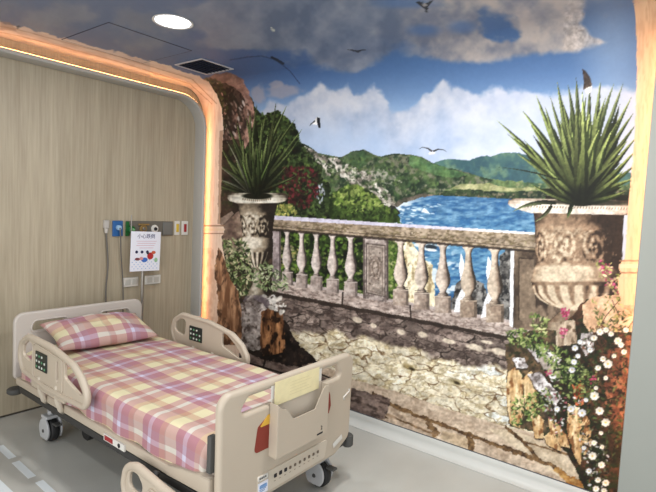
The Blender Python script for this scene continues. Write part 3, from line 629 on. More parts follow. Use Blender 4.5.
def rpath(pts, rad, n=6):
    """closed 2D polygon with rounded corners; rad is one number or one per corner"""
    out = []; N = len(pts)
    for i in range(N):
        r = rad[i] if isinstance(rad, (list, tuple)) else rad
        p = Vector(pts[i]); a = Vector(pts[i-1])-p; b = Vector(pts[(i+1) % N])-p
        if r <= 0: out.append(tuple(p)); continue
        ang = a.angle(b); d = min(r/math.tan(ang/2), a.length*.49, b.length*.49); rr = d*math.tan(ang/2)
        pa = p+a.normalized()*d; pb = p+b.normalized()*d; cdir = (a.normalized()+b.normalized()).normalized(); c = p+cdir*(rr/math.sin(ang/2))
        a0 = math.atan2(pa.y-c.y, pa.x-c.x); a1 = math.atan2(pb.y-c.y, pb.x-c.x); da = (a1-a0+PI) % (2*PI)-PI
        for k in range(n+1): t = a0+da*k/n; out.append((c.x+math.cos(t)*rr, c.y+math.sin(t)*rr))
    return out

def plate(outline, holes, th, bev, M):
    """flat moulded panel (2D outline with holes), bevelled, moved into place by matrix M"""
    cu = bpy.data.curves.new('plate_outline', 'CURVE'); cu.dimensions = '2D'; cu.fill_mode = 'BOTH'
    cu.extrude = max(th/2-bev, 0.0001); cu.bevel_depth = bev; cu.bevel_resolution = 2; cu.offset = -bev
    for loop in [outline]+list(holes):
        s = cu.splines.new('POLY'); s.points.add(len(loop)-1); s.use_cyclic_u = True
        for q, (x, y) in zip(s.points, loop): q.co = (x, y, 0, 1)
    o = bpy.data.objects.new('plate_outline', cu); COL.objects.link(o)
    dg = bpy.context.evaluated_depsgraph_get(); me = bpy.data.meshes.new_from_object(o.evaluated_get(dg))
    bm = bmesh.new(); bm.from_mesh(me); bmesh.ops.remove_doubles(bm, verts=bm.verts[:], dist=1e-5); bmesh.ops.transform(bm, matrix=M, verts=bm.verts[:])
    bpy.data.objects.remove(o); bpy.data.curves.remove(cu); bpy.data.meshes.remove(me)
    return bm

def M_xz(y): return Matrix(((1, 0, 0, 0), (0, 0, -1, y), (0, 1, 0, 0), (0, 0, 0, 1)))      # 2D (x, z) on plane y
def M_yz(x): return Matrix(((0, 0, 1, x), (1, 0, 0, 0), (0, 1, 0, 0), (0, 0, 0, 1)))       # 2D (y, z) on plane x

def text(body, size, m, parent, M, name, thick=.0006, align='CENTER', sx=1.):
    cu = bpy.data.curves.new(name, 'FONT'); cu.body = body; cu.size = size; cu.extrude = thick; cu.align_x = align; cu.align_y = 'CENTER'; cu.resolution_u = 3
    o = bpy.data.objects.new(name, cu); COL.objects.link(o)
    dg = bpy.context.evaluated_depsgraph_get(); me = bpy.data.meshes.new_from_object(o.evaluated_get(dg))
    bpy.data.objects.remove(o); bpy.data.curves.remove(cu)
    me.transform(M @ Matrix.Diagonal((sx, 1, 1, 1)))
    return obj(name, me, m, parent, smooth=False)

# ------------------------------------------------------------------ materials
beige = mat('bed_plastic', BEIGE, .42, noise=.03, nscale=4)
beige2 = mat('bed_plastic_trim', (196, 186, 170), .45)
headp = mat('headboard_plastic', (188, 181, 173), .42, noise=.02, nscale=4)
greyp = mat('grey_rubber', (72, 72, 70), .7)
blackp = mat('black_rubber', (26, 26, 27), .6, noise=.1)
darkm = mat('dark_steel', (70, 70, 70), .45, .6)
steel = mat('brushed_steel', (150, 146, 140), .35, .8, noise=.08, nscale=30)
whitep = mat('white_plastic', (214, 212, 206), .4)
wheelp = mat('caster_plastic', (176, 178, 180), .45)
trimm = mat('portal_trim_paint', TRIMC, .5, noise=.02, nscale=3)
panelm = mat('portal_panel_paint', PANELC, .55, noise=.02, nscale=2)
plaster = mat('white_plaster', (205, 203, 198), .8, noise=.03)
cream = mat('cream_card', (226, 216, 172), .7, noise=.04, nscale=30)
redm = mat('oxblood_sticker', (128, 44, 30), .5); yelm = mat('ochre_sticker', (214, 168, 60), .5)
bluem = mat('blue_plastic', (40, 92, 150), .4); greenm = mat('green_plastic', (26, 96, 44), .4)
redp = mat('red_plastic', (150, 30, 36), .4); yelp = mat('yellow_plastic', (208, 178, 60), .4)
inkm = mat('black_ink', (28, 28, 32), .6); paperm = mat('white_paper', (228, 230, 240), .7)
hosem = mat('grey_hose', (96, 92, 86), .5); goldm = mat('brass_fitting', (170, 140, 90), .35, .6)
metalrail = mat('service_rail_metal', (120, 116, 108), .4, .4, noise=.05)
whitei = mat('white_button', (206, 214, 206), .5)
darkgap = mat('dark_recess', (14, 15, 20), .8)

def floor_mat():
    m = bpy.data.materials.new('vinyl_floor'); m.use_nodes = True; nt = m.node_tree; b = nt.nodes['Principled BSDF']
    tc = nt.nodes.new('ShaderNodeTexCoord'); n = nt.nodes.new('ShaderNodeTexNoise'); n.inputs['Scale'].default_value = 2.2; n.inputs['Detail'].default_value = 5
    n2 = nt.nodes.new('ShaderNodeTexNoise'); n2.inputs['Scale'].default_value = 220; n2.inputs['Detail'].default_value = 2
    mx = nt.nodes.new('ShaderNodeMath'); mx.operation = 'MULTIPLY_ADD'; mx.inputs[1].default_value = .35
    r = nt.nodes.new('ShaderNodeValToRGB'); e = r.color_ramp.elements; e[0].position = .35; e[1].position = 1.0
    e[0].color = lin(FLOOR0)+(1,); e[1].color = lin(FLOOR1)+(1,)
    nt.links.new(tc.outputs['Object'], n.inputs['Vector']); nt.links.new(tc.outputs['Object'], n2.inputs['Vector'])
    nt.links.new(n2.outputs['Fac'], mx.inputs[0]); nt.links.new(n.outputs['Fac'], mx.inputs[2]); nt.links.new(mx.outputs[0], r.inputs['Fac'])
    nt.links.new(r.outputs['Color'], b.inputs['Base Color']); b.inputs['Roughness'].default_value = .32; b.inputs['Specular IOR Level'].default_value = .5
    return m

def wood_mat():
    m = bpy.data.materials.new('limed_oak_laminate'); m.use_nodes = True; nt = m.node_tree; b = nt.nodes['Principled BSDF']
    tc = nt.nodes.new('ShaderNodeTexCoord'); mp = nt.nodes.new('ShaderNodeMapping'); mp.inputs['Scale'].default_value = (1, 1, .035)
    n = nt.nodes.new('ShaderNodeTexNoise'); n.inputs['Scale'].default_value = 55; n.inputs['Detail'].default_value = 6; n.inputs['Roughness'].default_value = .62
    n2 = nt.nodes.new('ShaderNodeTexNoise'); n2.inputs['Scale'].default_value = 9; n2.inputs['Detail'].default_value = 3
    mx = nt.nodes.new('ShaderNodeMix'); mx.data_type = 'FLOAT'; mx.inputs[0].default_value = .35
    r = nt.nodes.new('ShaderNodeValToRGB'); e = r.color_ramp.elements; e[0].position = .34; e[1].position = .66
    e[0].color = lin(WOOD0)+(1,); e[1].color = lin(WOOD1)+(1,)
    nt.links.new(tc.outputs['Object'], mp.inputs['Vector']); nt.links.new(mp.outputs['Vector'], n.inputs['Vector']); nt.links.new(mp.outputs['Vector'], n2.inputs['Vector'])
    nt.links.new(n.outputs['Fac'], mx.inputs[2]); nt.links.new(n2.outputs['Fac'], mx.inputs[3]); nt.links.new(mx.outputs[0], r.inputs['Fac'])
    nt.links.new(r.outputs['Color'], b.inputs['Base Color']); b.inputs['Roughness'].default_value = .5
    return m

def print_mat(rough):
    m = bpy.data.materials.new('printed_wallpaper'); m.use_nodes = True; nt = m.node_tree; b = nt.nodes['Principled BSDF']
    a = nt.nodes.new('ShaderNodeVertexColor'); a.layer_name = 'print'
    nt.links.new(a.outputs['Color'], b.inputs['Base Color']); b.inputs['Roughness'].default_value = rough; b.inputs['Specular IOR Level'].default_value = .22
    return m

def plaid_mat(name, px, py, ox, oy):
    """woven check: two stripe sequences averaged, from the UV map (metres)"""
    m = bpy.data.materials.new(name); m.use_nodes = True; nt = m.node_tree; b = nt.nodes['Principled BSDF']
    uv = nt.nodes.new('ShaderNodeUVMap'); sp = nt.nodes.new('ShaderNodeSeparateXYZ'); nt.links.new(uv.outputs['UV'], sp.inputs[0])
    def ramp(sock, per, off, seq):
        a = nt.nodes.new('ShaderNodeMath'); a.operation = 'MULTIPLY_ADD'; a.inputs[1].default_value = 1/per; a.inputs[2].default_value = off+10
        f = nt.nodes.new('ShaderNodeMath'); f.operation = 'FRACT'; nt.links.new(sock, a.inputs[0]); nt.links.new(a.outputs[0], f.inputs[0])
        r = nt.nodes.new('ShaderNodeValToRGB'); r.color_ramp.interpolation = 'CONSTANT'; e = r.color_ramp.elements
        while len(e) < len(seq): e.new(.5)
        pos = 0
        for k, (wd, c) in enumerate(seq): e[k].position = pos; e[k].color = lin(c)+(1,); pos += wd
        nt.links.new(f.outputs[0], r.inputs['Fac']); return r
    MV, CR, OR, LV, OL, PU = (222, 182, 190), (248, 243, 216), (232, 202, 182), (238, 236, 250), (226, 216, 196), (218, 190, 204)
    r1 = ramp(sp.outputs['X'], px, ox, [(.15, MV), (.21, CR), (.03, OL), (.11, OR), (.20, CR), (.12, MV), (.07, LV), (.11, PU)])
    r2 = ramp(sp.outputs['Y'], py, oy, [(.28, CR), (.02, OL), (.14, OR), (.24, MV), (.12, LV), (.20, MV)])
    mx = nt.nodes.new('ShaderNodeMix'); mx.data_type = 'RGBA'; mx.blend_type = 'MULTIPLY'; mx.inputs[0].default_value = 1.
    nt.links.new(r1.outputs['Color'], mx.inputs[6]); nt.links.new(r2.outputs['Color'], mx.inputs[7])
    hs = nt.nodes.new('ShaderNodeHueSaturation'); hs.inputs['Saturation'].default_value = PSAT; hs.inputs['Value'].default_value = PVAL
    nt.links.new(mx.outputs[2], hs.inputs['Color']); nt.links.new(hs.outputs['Color'], b.inputs['Base Color'])
    b.inputs['Roughness'].default_value = .85; b.inputs['Specular IOR Level'].default_value = .25
    tc = nt.nodes.new('ShaderNodeTexCoord'); n = nt.nodes.new('ShaderNodeTexNoise'); n.inputs['Scale'].default_value = 9; n.inputs['Detail'].default_value = 3
    bp = nt.nodes.new('ShaderNodeBump'); bp.inputs['Strength'].default_value = .35; bp.inputs['Distance'].default_value = .02
    nt.links.new(tc.outputs['Object'], n.inputs['Vector']); nt.links.new(n.outputs['Fac'], bp.inputs['Height']); nt.links.new(bp.outputs['Normal'], b.inputs['Normal'])
    return m

# ------------------------------------------------------------------ the printed sheet
def grid_print(name, rows, m, parent=None):
    """rows: array (R, C, 3) of points; colours come from the mural drawing"""
    A = np.asarray(rows, np.float64); R_, C_, _ = A.shape; P = A.reshape(-1, 3)
    d = P-np.array(CAM); z = d @ np.array(_fw); zz = np.maximum(z, .25)
    px = 328+F_PX*(d @ np.array(_r2))/zz; py = 246-F_PX*(d @ np.array(_u2))/zz
    c = sample(px, py)
    far = (z < .6)[:, None]; c = np.where(far, np.array(lin((120, 130, 150)))[None], c)*PRINT_K
    idx = np.arange(R_*C_).reshape(R_, C_)
    q = np.stack([idx[:-1, :-1], idx[:-1, 1:], idx[1:, 1:], idx[1:, :-1]], -1).reshape(-1, 4).astype(np.int32)
    me = bpy.data.meshes.new(name); me.vertices.add(len(P)); me.vertices.foreach_set('co', P.astype(np.float32).ravel())
    me.loops.add(q.size); me.loops.foreach_set('vertex_index', q.ravel()); me.polygons.add(len(q))
    me.polygons.foreach_set('loop_start', np.arange(0, q.size, 4, dtype=np.int32)); me.polygons.foreach_set('loop_total', np.full(len(q), 4, np.int32))
    me.update(calc_edges=True)
    at = me.color_attributes.new('print', 'FLOAT_COLOR', 'POINT')
    rgba = np.ones((len(P), 4), np.float32); rgba[:, :3] = np.clip(c, 0, .95); at.data.foreach_set('color', rgba.ravel())
    me.materials.append(m); me.polygons.foreach_set('use_smooth', np.ones(len(q), bool))
    o = bpy.data.objects.new(name, me); COL.objects.link(o)
    if parent: o.parent = parent
    return o

paint(); grain(); paint_over(); blur()
pm = print_mat(.5)
MX, CZ, RF, ZB = 1.72, 2.655, .22, .09          # mural plane, ceiling height, cove radius, mural foot
prof = [(MX, z) for z in np.arange(ZB, CZ-RF, .0045)]
prof += [(MX-RF+RF*math.cos(a), CZ-RF+RF*math.sin(a)) for a in np.linspace(0, PI/2, 60)]
ys = np.arange(-.012, -4.2, -.0048)
rows = np.array([[(x, y, z) for y in ys] for x, z in prof])
mural = grid_print('wall_mural', rows, pm)
tag(mural, 'printed seaside wall mural with stone balustrade, two planted urns, bay and hills behind the bed', 'mural')
xs = np.arange(MX-RF, -2.2, -.012); yc_ = np.arange(-.0, -4.4, -.012)
ceil = grid_print('ceiling', np.array([[(x, y, CZ) for y in yc_] for x in xs]), pm); tag(ceil, kind='structure')
ceil['label'] = 'ceiling covered with printed dusky sky'

# ------------------------------------------------------------------ room shell
fl = obj('floor', box(-3.2, 1.9, -5.4, .1, -.05, 0), floor_mat(), smooth=False); tag(fl, kind='structure')
wr = obj('wall_right', box(MX+.008, MX+.12, -5.4, .1, 0, 2.9), plaster, smooth=False); tag(wr, kind='structure')
wb = obj('wall_back', box(-3.2, MX+.004, .0, .1, 0, 2.9), wood_mat(), smooth=False); tag(wb, kind='structure')
cs = obj('trim_1', box(-3.2, 1.9, -5.4, .1, 2.9, 2.95), plaster, smooth=False); tag(cs, kind='structure')
# coved vinyl skirting under the mural
bm = bmesh.new(); pr = [(MX+.006, 0), (MX-.062, 0), (MX-.06, .004)]+[(MX-.008-.05*math.cos(a)*1., .055-.051*math.sin(a)) for a in np.linspace(PI/2*.92, 0, 1)]
pr = [(MX+.006, -.0), (MX-.06, 0.0), (MX-.06, .003)]+[(MX-.058+.05*math.sin(a), .055-.052*math.cos(a)) for a in np.linspace(0.05, PI/2, 9)]+[(MX-.008, ZB), (MX+.006, ZB)]
A = [bm.verts.new((x, -.0, z)) for x, z in pr]; B = [bm.verts.new((x, -4.6, z)) for x, z in pr]
for i in range(len(pr)): j = (i+1) % len(pr); bm.faces.new((A[i], A[j], B[j], B[i]))
bm.faces.new(A); bm.faces.new(B[::-1])
sk = obj('baseboard_right', bm, mat('coved_vinyl', SKIRT, .4, noise=.02)); tag(sk, kind='structure')
t = obj('trim_2', box(MX-.0045, MX-.0006, -4.6, -.02, ZB-.004, ZB+.005), mat('dark_joint', (74, 78, 84), .5), smooth=False); tag(t, kind='structure')
t = obj('baseboard_back', box(-3.2, 1.62, -.004, -.0, 0, .012), mat('dark_base_joint', (60, 54, 46), .6), smooth=False); tag(t, kind='structure')

# niche portal: a rounded frame of grey trim standing in front of the timber wall
def portal_band(path, nrm, y0, y1, th, bev=.008):
    """path: list of (x, z); extruded from y0 to y1 with thickness th on the outer side"""
    bm = bmesh.new(); rings = []
    for (x, z), (nx, nz) in zip(path, nrm):
        ax, az = x, z; ox, oz = x+nx*th, z+nz*th
        sec = [(ax, y0, az), (ax, y1+bev, az), (ax+nx*bev, y1, az+nz*bev), (ox-nx*bev, y1, oz-nz*bev), (ox, y1+bev, oz), (ox, y0, oz)]
        rings.append([bm.verts.new(p) for p in sec])
    for A, B in zip(rings, rings[1:]):
        for k in range(6): bm.faces.new((A[k], A[(k+1) % 6], B[(k+1) % 6], B[k]))
    bm.faces.new(rings[0]); bm.faces.new(rings[-1][::-1]); return bm
PXI, PZI, PR = 1.646, 2.528, .24
path = [(PXI, 0), (PXI, 1.0), (PXI, 2.0)]+[(PXI-PR+PR*math.cos(a), PZI-PR+PR*math.sin(a)) for a in np.linspace(0, PI/2, 16)]+[(.5, PZI), (-1., PZI), (-2.9, PZI)]
nrm = [(1, 0)]*3+[(math.cos(a), math.sin(a)) for a in np.linspace(0, PI/2, 16)]+[(0, 1)]*3
fr = obj('trim_3', portal_band(path, nrm, -.0005, -.135, .032), trimm); tag(fr, kind='structure'); fr['label'] = 'rounded grey portal trim framing the timber headwall'
ledm = mat('warm_led_strip', (255, 190, 120), .5, emit=LEDC, estr=LEDS)
bm = bmesh.new(); n = len(path); rings = []
for (x, z), (nx, nz) in zip(path, nrm):
    if z < .12: z = .12
    o1 = .0325; rings.append([bm.verts.new((x+nx*o, y, z+nz*o)) for o, y in ((o1, -.106), (o1, -.122), (o1+.003, -.122), (o1+.003, -.106))])
for A, B in zip(rings, rings[1:]):
    for k in range(4): bm.faces.new((A[k], A[(k+1) % 4], B[(k+1) % 4], B[k]))
bm.faces.new(rings[0]); bm.faces.new(rings[-1][::-1])
tag(obj('led_strip', bm, ledm, smooth=False), 'warm light strip glowing behind the rounded trim of the bed niche', 'light strip')

# right-hand portal panel, standing off the mural with a light strip behind it
bm = bmesh.new(); RX = 1.60; YE = -3.64; R2 = .3
op = [(YE, 0), (YE, 2.52)]+[(YE+R2-R2*math.cos(a), 2.52+R2*math.sin(a)) for a in np.linspace(0, PI/2*.28, 6)][1:]
prs = op+[(op[-1][0], CZ-.003), (-5.2, CZ-.003), (-5.2, 0)]
pan = plate(prs, [], .03, .006, M_yz(RX+.015))
tag(obj('wall_front', pan, panelm), kind='structure')
bm = bmesh.new(); bx(bm, MX-.09, MX-.084, YE-.045, YE-.02, .12, 2.5)
tag(obj('led_strip', bm, mat('warm_led_strip_wide', (255, 190, 120), .5, emit=LEDC, estr=LEDR), smooth=False), 'warm light strip hidden behind the grey panel at the far right', 'light strip')

# ------------------------------------------------------------------ ceiling fittings
# the lit downlight, its dark siblings out of frame are lamps only
d = thing('downlight', 'round recessed ceiling downlight, switched on, near the top left', 'ceiling light', (.464, -1.315, CZ))
bm = bmesh.new(); n = 40
pr = [(.108, 0), (.116, -.002), (.118, -.007), (.112, -.009), (.102, -.006), (.1, -.002), (.1, .0)]
rings = [[bm.verts.new((r*math.cos(2*PI*k/n), r*math.sin(2*PI*k/n), z)) for k in range(n)] for r, z in pr]
for A, B in zip(rings, rings[1:]+rings[:1]):
    for k in range(n): bm.faces.new((A[k], A[(k+1) % n], B[(k+1) % n], B[k]))
obj('rim', bm, whitep, d)
bm = bmesh.new(); cyl(bm, (0, 0, -.004), (0, 0, 1), .1, .1, .003, 40)
obj('diffuser', bm, mat('lit_diffuser', (255, 255, 255), .5, emit=(235, 243, 255), estr=DISC), d)

v = thing('ceiling_vent', 'square black louvred air vent in the ceiling above the niche corner', 'vent', (1.17, -.715, CZ))
bm = bmesh.new()
for a, b_, c, e in ((-.155, .155, -.165, -.15), (-.155, .155, .15, .165), (-.155, -.14, -.15, .15), (.14, .155, -.15, .15)): bx(bm, a, b_, c, e, -.01, -.001, .003, 2)
obj('vent_frame', bm, mat('vent_frame_paint', (186, 182, 184), .5), v)
bm = bmesh.new(); bx(bm, -.14, .14, -.15, .15, -.003, -.001); obj('vent_duct', bm, darkgap, v, smooth=False)
for k in range(7):
    bm = bmesh.new(); bx(bm, -.138, .138, -.009, .009, -.0012, .0012); bmesh.ops.transform(bm, matrix=Matrix.Translation((0, -.125+k*.042, -.009)) @ Matrix.Rotation(.5, 4, 'X'), verts=bm.verts[:])
    obj('slat', bm, mat('vent_slat', (52, 58, 84), .45) if k == 0 else bpy.data.materials['vent_slat'], v, smooth=False)

hat = thing('ceiling_hatch', 'flat square access hatch printed with sky above the bed niche', 'hatch', (.57, -.65, CZ))
hx = np.arange(.27, .8701, .012); hy = np.arange(-.35, -.9501, -.012)
hp = grid_print('hatch_panel', np.array([[(x, y, CZ-.003) for y in hy] for x in hx]), pm, hat); hp.matrix_parent_inverse = Matrix.Translation((-.57, .65, -CZ))
bm = bmesh.new()
for a, b_, c, e in ((-.303, .303, -.303, -.3), (-.303, .303, .3, .303), (-.303, -.3, -.3, .3), (.3, .303, -.3, .3)): bx(bm, a, b_, c, e, -.0035, -.0008)
obj('hatch_seam', bm, mat('seam_shadow_gap', (70, 68, 78), .8), hat, smooth=False)

# ------------------------------------------------------------------ hospital bed
bed = thing('hospital_bed', 'beige adjustable hospital bed on casters with moulded side rails', 'hospital bed', (.485, -1.3, 0))
def bo(name, bm, m, parent=None, smooth=True, label=None):
    me_t = Matrix.Translation((-.485, 1.3, 0))
    if parent is None or parent is bed:
        bmesh.ops.transform(bm, matrix=me_t, verts=bm.verts[:]); o = obj(name, bm, m, bed, smooth)
    else:
        bmesh.ops.transform(bm, matrix=me_t, verts=bm.verts[:]); o = obj(name, bm, m, parent, smooth)
    if label: o['label'] = label
    return o
W = .97
slot = lambda x0, x1, z0, z1, r=.03, sk_=0.: rpath([(x0, z0), (x1, z0), (x1+sk_, z1), (x0+sk_, z1)], r)
hb = bo('headboard', plate(rpath([(.01, .34), (.96, .34), (.96, .80), (.01, .80)], [.04, .04, .07, .07], 8),
    [rpath([(.115, .665), (.315, .665), (.365, .728), (.14, .728)], [.028, .03, .02, .025]), rpath([(.63, .665), (.85, .665), (.825, .728), (.605, .728)], [.03, .028, .025, .02])], .036, .013, M_xz(-.255)), headp)
for xs_ in (((.105, .655), (.325, .655), (.382, .738), (.13, .738)), ((.62, .655), (.862, .655), (.835, .738), (.588, .738))):
    bm = bmesh.new(); p2 = rpath(list(xs_), .035, 6); tube(bm, [(x, -.275, z) for x, z in p2], .006, 6, True); bo('slot_rim', bm, headp, hb)
fb = bo('footboard', plate(rpath([(.08, .235), (.84, .235), (.975, .30), (.985, .793), (.008, .793), (.015, .30)], [.05, .05, .06, .065, .065, .06], 8),
    [rpath([(.115, .678), (.40, .678), (.40, .750), (.17, .750)], [.02, .012, .012, .022]), rpath([(.575, .678), (.87, .678), (.83, .750), (.575, .750)], [.012, .02, .022, .012])], .044, .018, M_xz(-2.345)), beige)
FY = -2.368
# coloured decals on the footboard
def decal(poly, m, rad, y, name, parent=fb, th=.0016): return bo(name, plate(rpath(poly, rad), [], th, .0004, M_xz(y)), m, parent)
decal([(.21, .475), (.335, .475), (.335, .63), (.29, .63), (.228, .595)], redm, [.02, .0, .0, .02, .02], FY, 'side_panel_decal', fb)['label'] = 'dark red decal patch'
decal([(.238, .59), (.335, .59), (.335, .636), (.29, .636)], yelm, [.004, 0, 0, .02], FY-.0012, 'decal_cap', fb)['label'] = 'ochre strip of decal'
decal([(.745, .50), (.762, .50), (.778, .54), (.768, .60), (.755, .625), (.73, .62), (.73, .54)], redm, .01, FY, 'side_panel_decal', fb)
# document pocket
pk = bo('document_pocket', plate(rpath([(.285, .445), (.665, .445), (.665, .70), (.635, .705), (.615, .69), (.555, .605), (.395, .605), (.345, .665), (.315, .675), (.285, .70)], [.012, .012, .008, .01, .01, .012, .012, .01, .01, .008]), [], .005, .0018, M_xz(-2.418) @ Matrix.Translation((.02, -.012, 0))), beige)
bm = bmesh.new()
bx(bm, .303, .308, -2.42, FY, .433, .688, .001, 1); bo('pocket_side', bm, beige, pk)
bm = bmesh.new(); bx(bm, .682, .687, -2.42, FY, .433, .693, .001, 1); bo('pocket_side', bm, beige, pk)
bm = bmesh.new(); bx(bm, .303, .687, -2.42, FY, .431, .436, .001, 1); bo('pocket_floor', bm, beige, pk)
bm = bmesh.new(); bx(bm, .31, .68, FY-.004, FY, .436, .703, .001, 1); bo('pocket_back', bm, beige2, pk)
bm = bmesh.new(); bx(bm, .60, .645, -2.422, -2.42, .448, .456); bo('pocket_marking', bm, inkm, pk, False); text('2', .03, inkm, bed, Matrix.Translation((-.485+.635, 1.3-2.4212, .478)) @ Matrix.Rotation(PI/2, 4, 'X'), 'pocket_number')
# hook straps of the pocket over the slots
for xa, xb in ((.306, .328), (.66, .682)):
    bm = bmesh.new(); bx(bm, xa, xb, FY-.002, FY+.001, .69, .765, .001, 1); bo('pocket_hook', bm, whitep, pk)
# control strip with symbols
symm = mat('brown_symbol_ink', (110, 98, 84), .6)
cp = bo('control_strip', plate(rpath([(.235, .262), (.74, .262), (.76, .36), (.235, .36)], .015), [], .005, .002, M_xz(FY-.001)), beige2)
for k in range(10):
    bm = bmesh.new(); x = .345+k*.036; w_ = .018 if k < 3 else .014; bx(bm, x, x+w_, -2.3722, -2.3712, .312, .312+w_, .003, 2); bo('control_symbol', bm, inkm if k < 3 else symm, cp, False)
    bm = bmesh.new(); bx(bm, x+.001, x+.012, -2.3722, -2.3712, .294, .297); bo('control_symbol', bm, symm, cp, False)
bm = bmesh.new(); bx(bm, .238, .30, -2.3735, -2.371, .335, .358, .006, 3); bo('name_badge', bm, whitep, cp)
bm = bmesh.new()
for k in range(4): bx(bm, .247+k*.012, .254+k*.012, -2.3745, -2.3735, .342, .350)
bo('badge_lettering', bm, inkm, cp, False)
bm = bmesh.new(); bx(bm, .24, .305, -2.3722, -2.371, .268, .325, .002, 1); bo('blue_label', bm, paperm, cp)
bm = bmesh.new(); bx(bm, .25, .295, -2.3732, -2.3722, .296, .312, .003, 2); bx(bm, .25, .285, -2.3732, -2.3722, .28, .284); bx(bm, .25, .292, -2.3732, -2.3722, .288, .2915); bo('label_print', bm, mat('pale_blue_ink', (120, 156, 200), .6), cp, False)
# white arrow sticker and angled label, right end
bm = bmesh.new()
tube(bm, [(.90, FY-.001, .540), (.893, FY-.001, .552), (.90, FY-.001, .556), (.94, FY-.001, .572), (.947, FY-.001, .576), (.942, FY-.001, .588)], .004, 6)
bo('white_arrow_sticker', bm, whitep, fb)
bm = bmesh.new(); bx(bm, .815, .90, FY-.0015, FY, .30, .328, .002, 1); bmesh.ops.transform(bm, matrix=Matrix.Translation((.86, 0, .31)) @ Matrix.Rotation(-.35, 4, 'Y') @ Matrix.Translation((-.86, 0, -.31)), verts=bm.verts[:]); bo('edge_sticker', bm, whitep, fb)
# bumpers
for x, y, z in ((1.01, -2.33, .255), (-.04, -2.33, .255)):
    bm = bmesh.new(); cyl(bm, (x, y, z-.035), (0, 0, 1), .034, .034, .07, 20, .008); bo('corner_bumper', bm, greyp)
    bm = bmesh.new(); bx(bm, min(x, .9 if x > .5 else .07), max(x, .9 if x > .5 else .07), y-.012, y+.012, z-.012, z+.012, .003); bo('bumper_arm', bm, darkm)
for x in (.03, .94):
    bm = bmesh.new(); cyl(bm, (x, -.235, .24), (0, 0, 1), .05, .05, .04, 24, .01); bo('corner_bumper', bm, greyp)
# deck frame, side beams, lower chassis
for s, x in ((0, .008), (1, .922)):
    bm = bmesh.new(); bx(bm, x, x+.04, -2.05, -.30, .325, .375, .01)
    bo('side_beam', bm, beige)
    pts = [(x+.02, -2.0, .35), (x+.02, -2.12, .365), (x+.02, -2.24, .375), (x+.02, -2.31, .375)]
    bm = bmesh.new()
    prv = None
    for p_, hh in zip(pts, (.025, .035, .042, .045)):
        r_ = [bm.verts.new((p_[0]+sx_*.022, p_[1], p_[2]+sz_*hh)) for sx_, sz_ in ((-1, -1), (1, -1), (1, 1), (-1, 1))]
        if prv:
            for k in range(4): bm.faces.new((prv[k], prv[(k+1) % 4], r_[(k+1) % 4], r_[k]))
        else: bm.faces.new(r_)
        prv = r_
    bm.faces.new(prv[::-1]); bmesh.ops.bevel(bm, geom=bm.edges[:], offset=.006, segments=2, affect='EDGES'); bo('beam_end', bm, beige)
    bm = bmesh.new(); bx(bm, x+.005, x+.035, -2.25, -.35, .28, .322, .006); bo('chassis_rail', bm, darkm)
bm = bmesh.new(); bx(bm, .05, .92, -2.3, -.32, .36, .385, .006); bo('mattress_deck', bm, greyp)
bm = bmesh.new(); bx(bm, .04, .93, -2.31, -2.27, .33, .42, .012); bo('end_beam', bm, beige2)
for y in (-.62, -2.2):
    bm = bmesh.new(); bx(bm, .1, .87, y-.03, y+.03, .19, .24, .008); bo('axle_beam', bm, darkm)
for x in (.2, .77):
    bm = bmesh.new(); bx(bm, x-.025, x+.025, -2.22, -.6, .20, .25, .008); bo('base_rail', bm, darkm)
for x in (.2, .77):
    for y in (-.95, -1.85):
        bm = bmesh.new(); tube(bm, [(x, y, .23), (x, y+.22, .35)], .018, 10); bo('lift_arm', bm, darkm)
bm = bmesh.new(); bx(bm, .36, .60, -1.6, -1.1, .22, .33, .02); bo('actuator_housing', bm, greyp)
bm = bmesh.new(); tube(bm, [(.62, -2.28, .30), (.5, -2.26, .27), (.36, -2.27, .30)], .011, 8); bo('crank_bar', bm, blackp)
bm = bmesh.new(); cyl(bm, (.2, -.86, .10), (1, 0, 0), .05, .05, .05, 24, .01); bx(bm, .212, .238, -.875, -.845, .1, .21, .004); bo('centre_caster', bm, blackp)
# red and white warning label on the side beam
bm = bmesh.new(); bx(bm, -.0015, .0085, -1.66, -1.46, .322, .357, .0005, 1); lb = bo('beam_label', bm, whitep)
bm = bmesh.new(); bx(bm, -.003, -.0015, -1.55, -1.47, .327, .352); bo('label_mark', bm, redp, lb, False)['label'] = 'red square mark'
bm = bmesh.new(); cyl(bm, (-.003, -1.61, .339), (1, 0, 0), .012, .012, .0015, 16); bo('label_mark', bm, inkm, lb, False)

def caster(x, y, sgn):
    bm = bmesh.new(); cyl(bm, (x-.028, y, .077), (1, 0, 0), .075, .075, .056, 36, .012); w = bo('caster', bm, blackp)
    bm = bmesh.new(); cyl(bm, (x-.031, y, .077), (1, 0, 0), .056, .056, .062, 28, .004); bo('hub', bm, wheelp, w)
    cover = [(y+.066*math.cos(a), .087+.076*math.sin(a)) for a in np.linspace(-.9, PI+.9, 26)]
    for q in (-1, 1):
        bm = plate([(p[0], p[1]) for p in cover], [], .014, .005, M_yz(x+q*.041)); bo('wheel_cover', bm, wheelp, w)
        bm = bmesh.new(); cyl(bm, (x+q*.048, y, .08), (q, 0, 0), .012, .010, .004, 16); bo('axle_cap', bm, greyp, w)
    bm = bmesh.new(); bx(bm, x-.046, x+.046, y-.035, y+.045, .155, .178, .008); cyl(bm, (x, y+.005, .17), (0, 0, 1), .02, .02, .04, 16); bo('swivel', bm, wheelp, w)
    bm = bmesh.new(); bx(bm, x-.02, x+.02, y-.115, y-.06, .13, .142, .004); bo('brake_pedal', bm, greyp, w)
caster(.107, -.6, -1); caster(.86, -.6, 1); caster(.12, -2.2, -1); caster(.87, -2.24, 1)

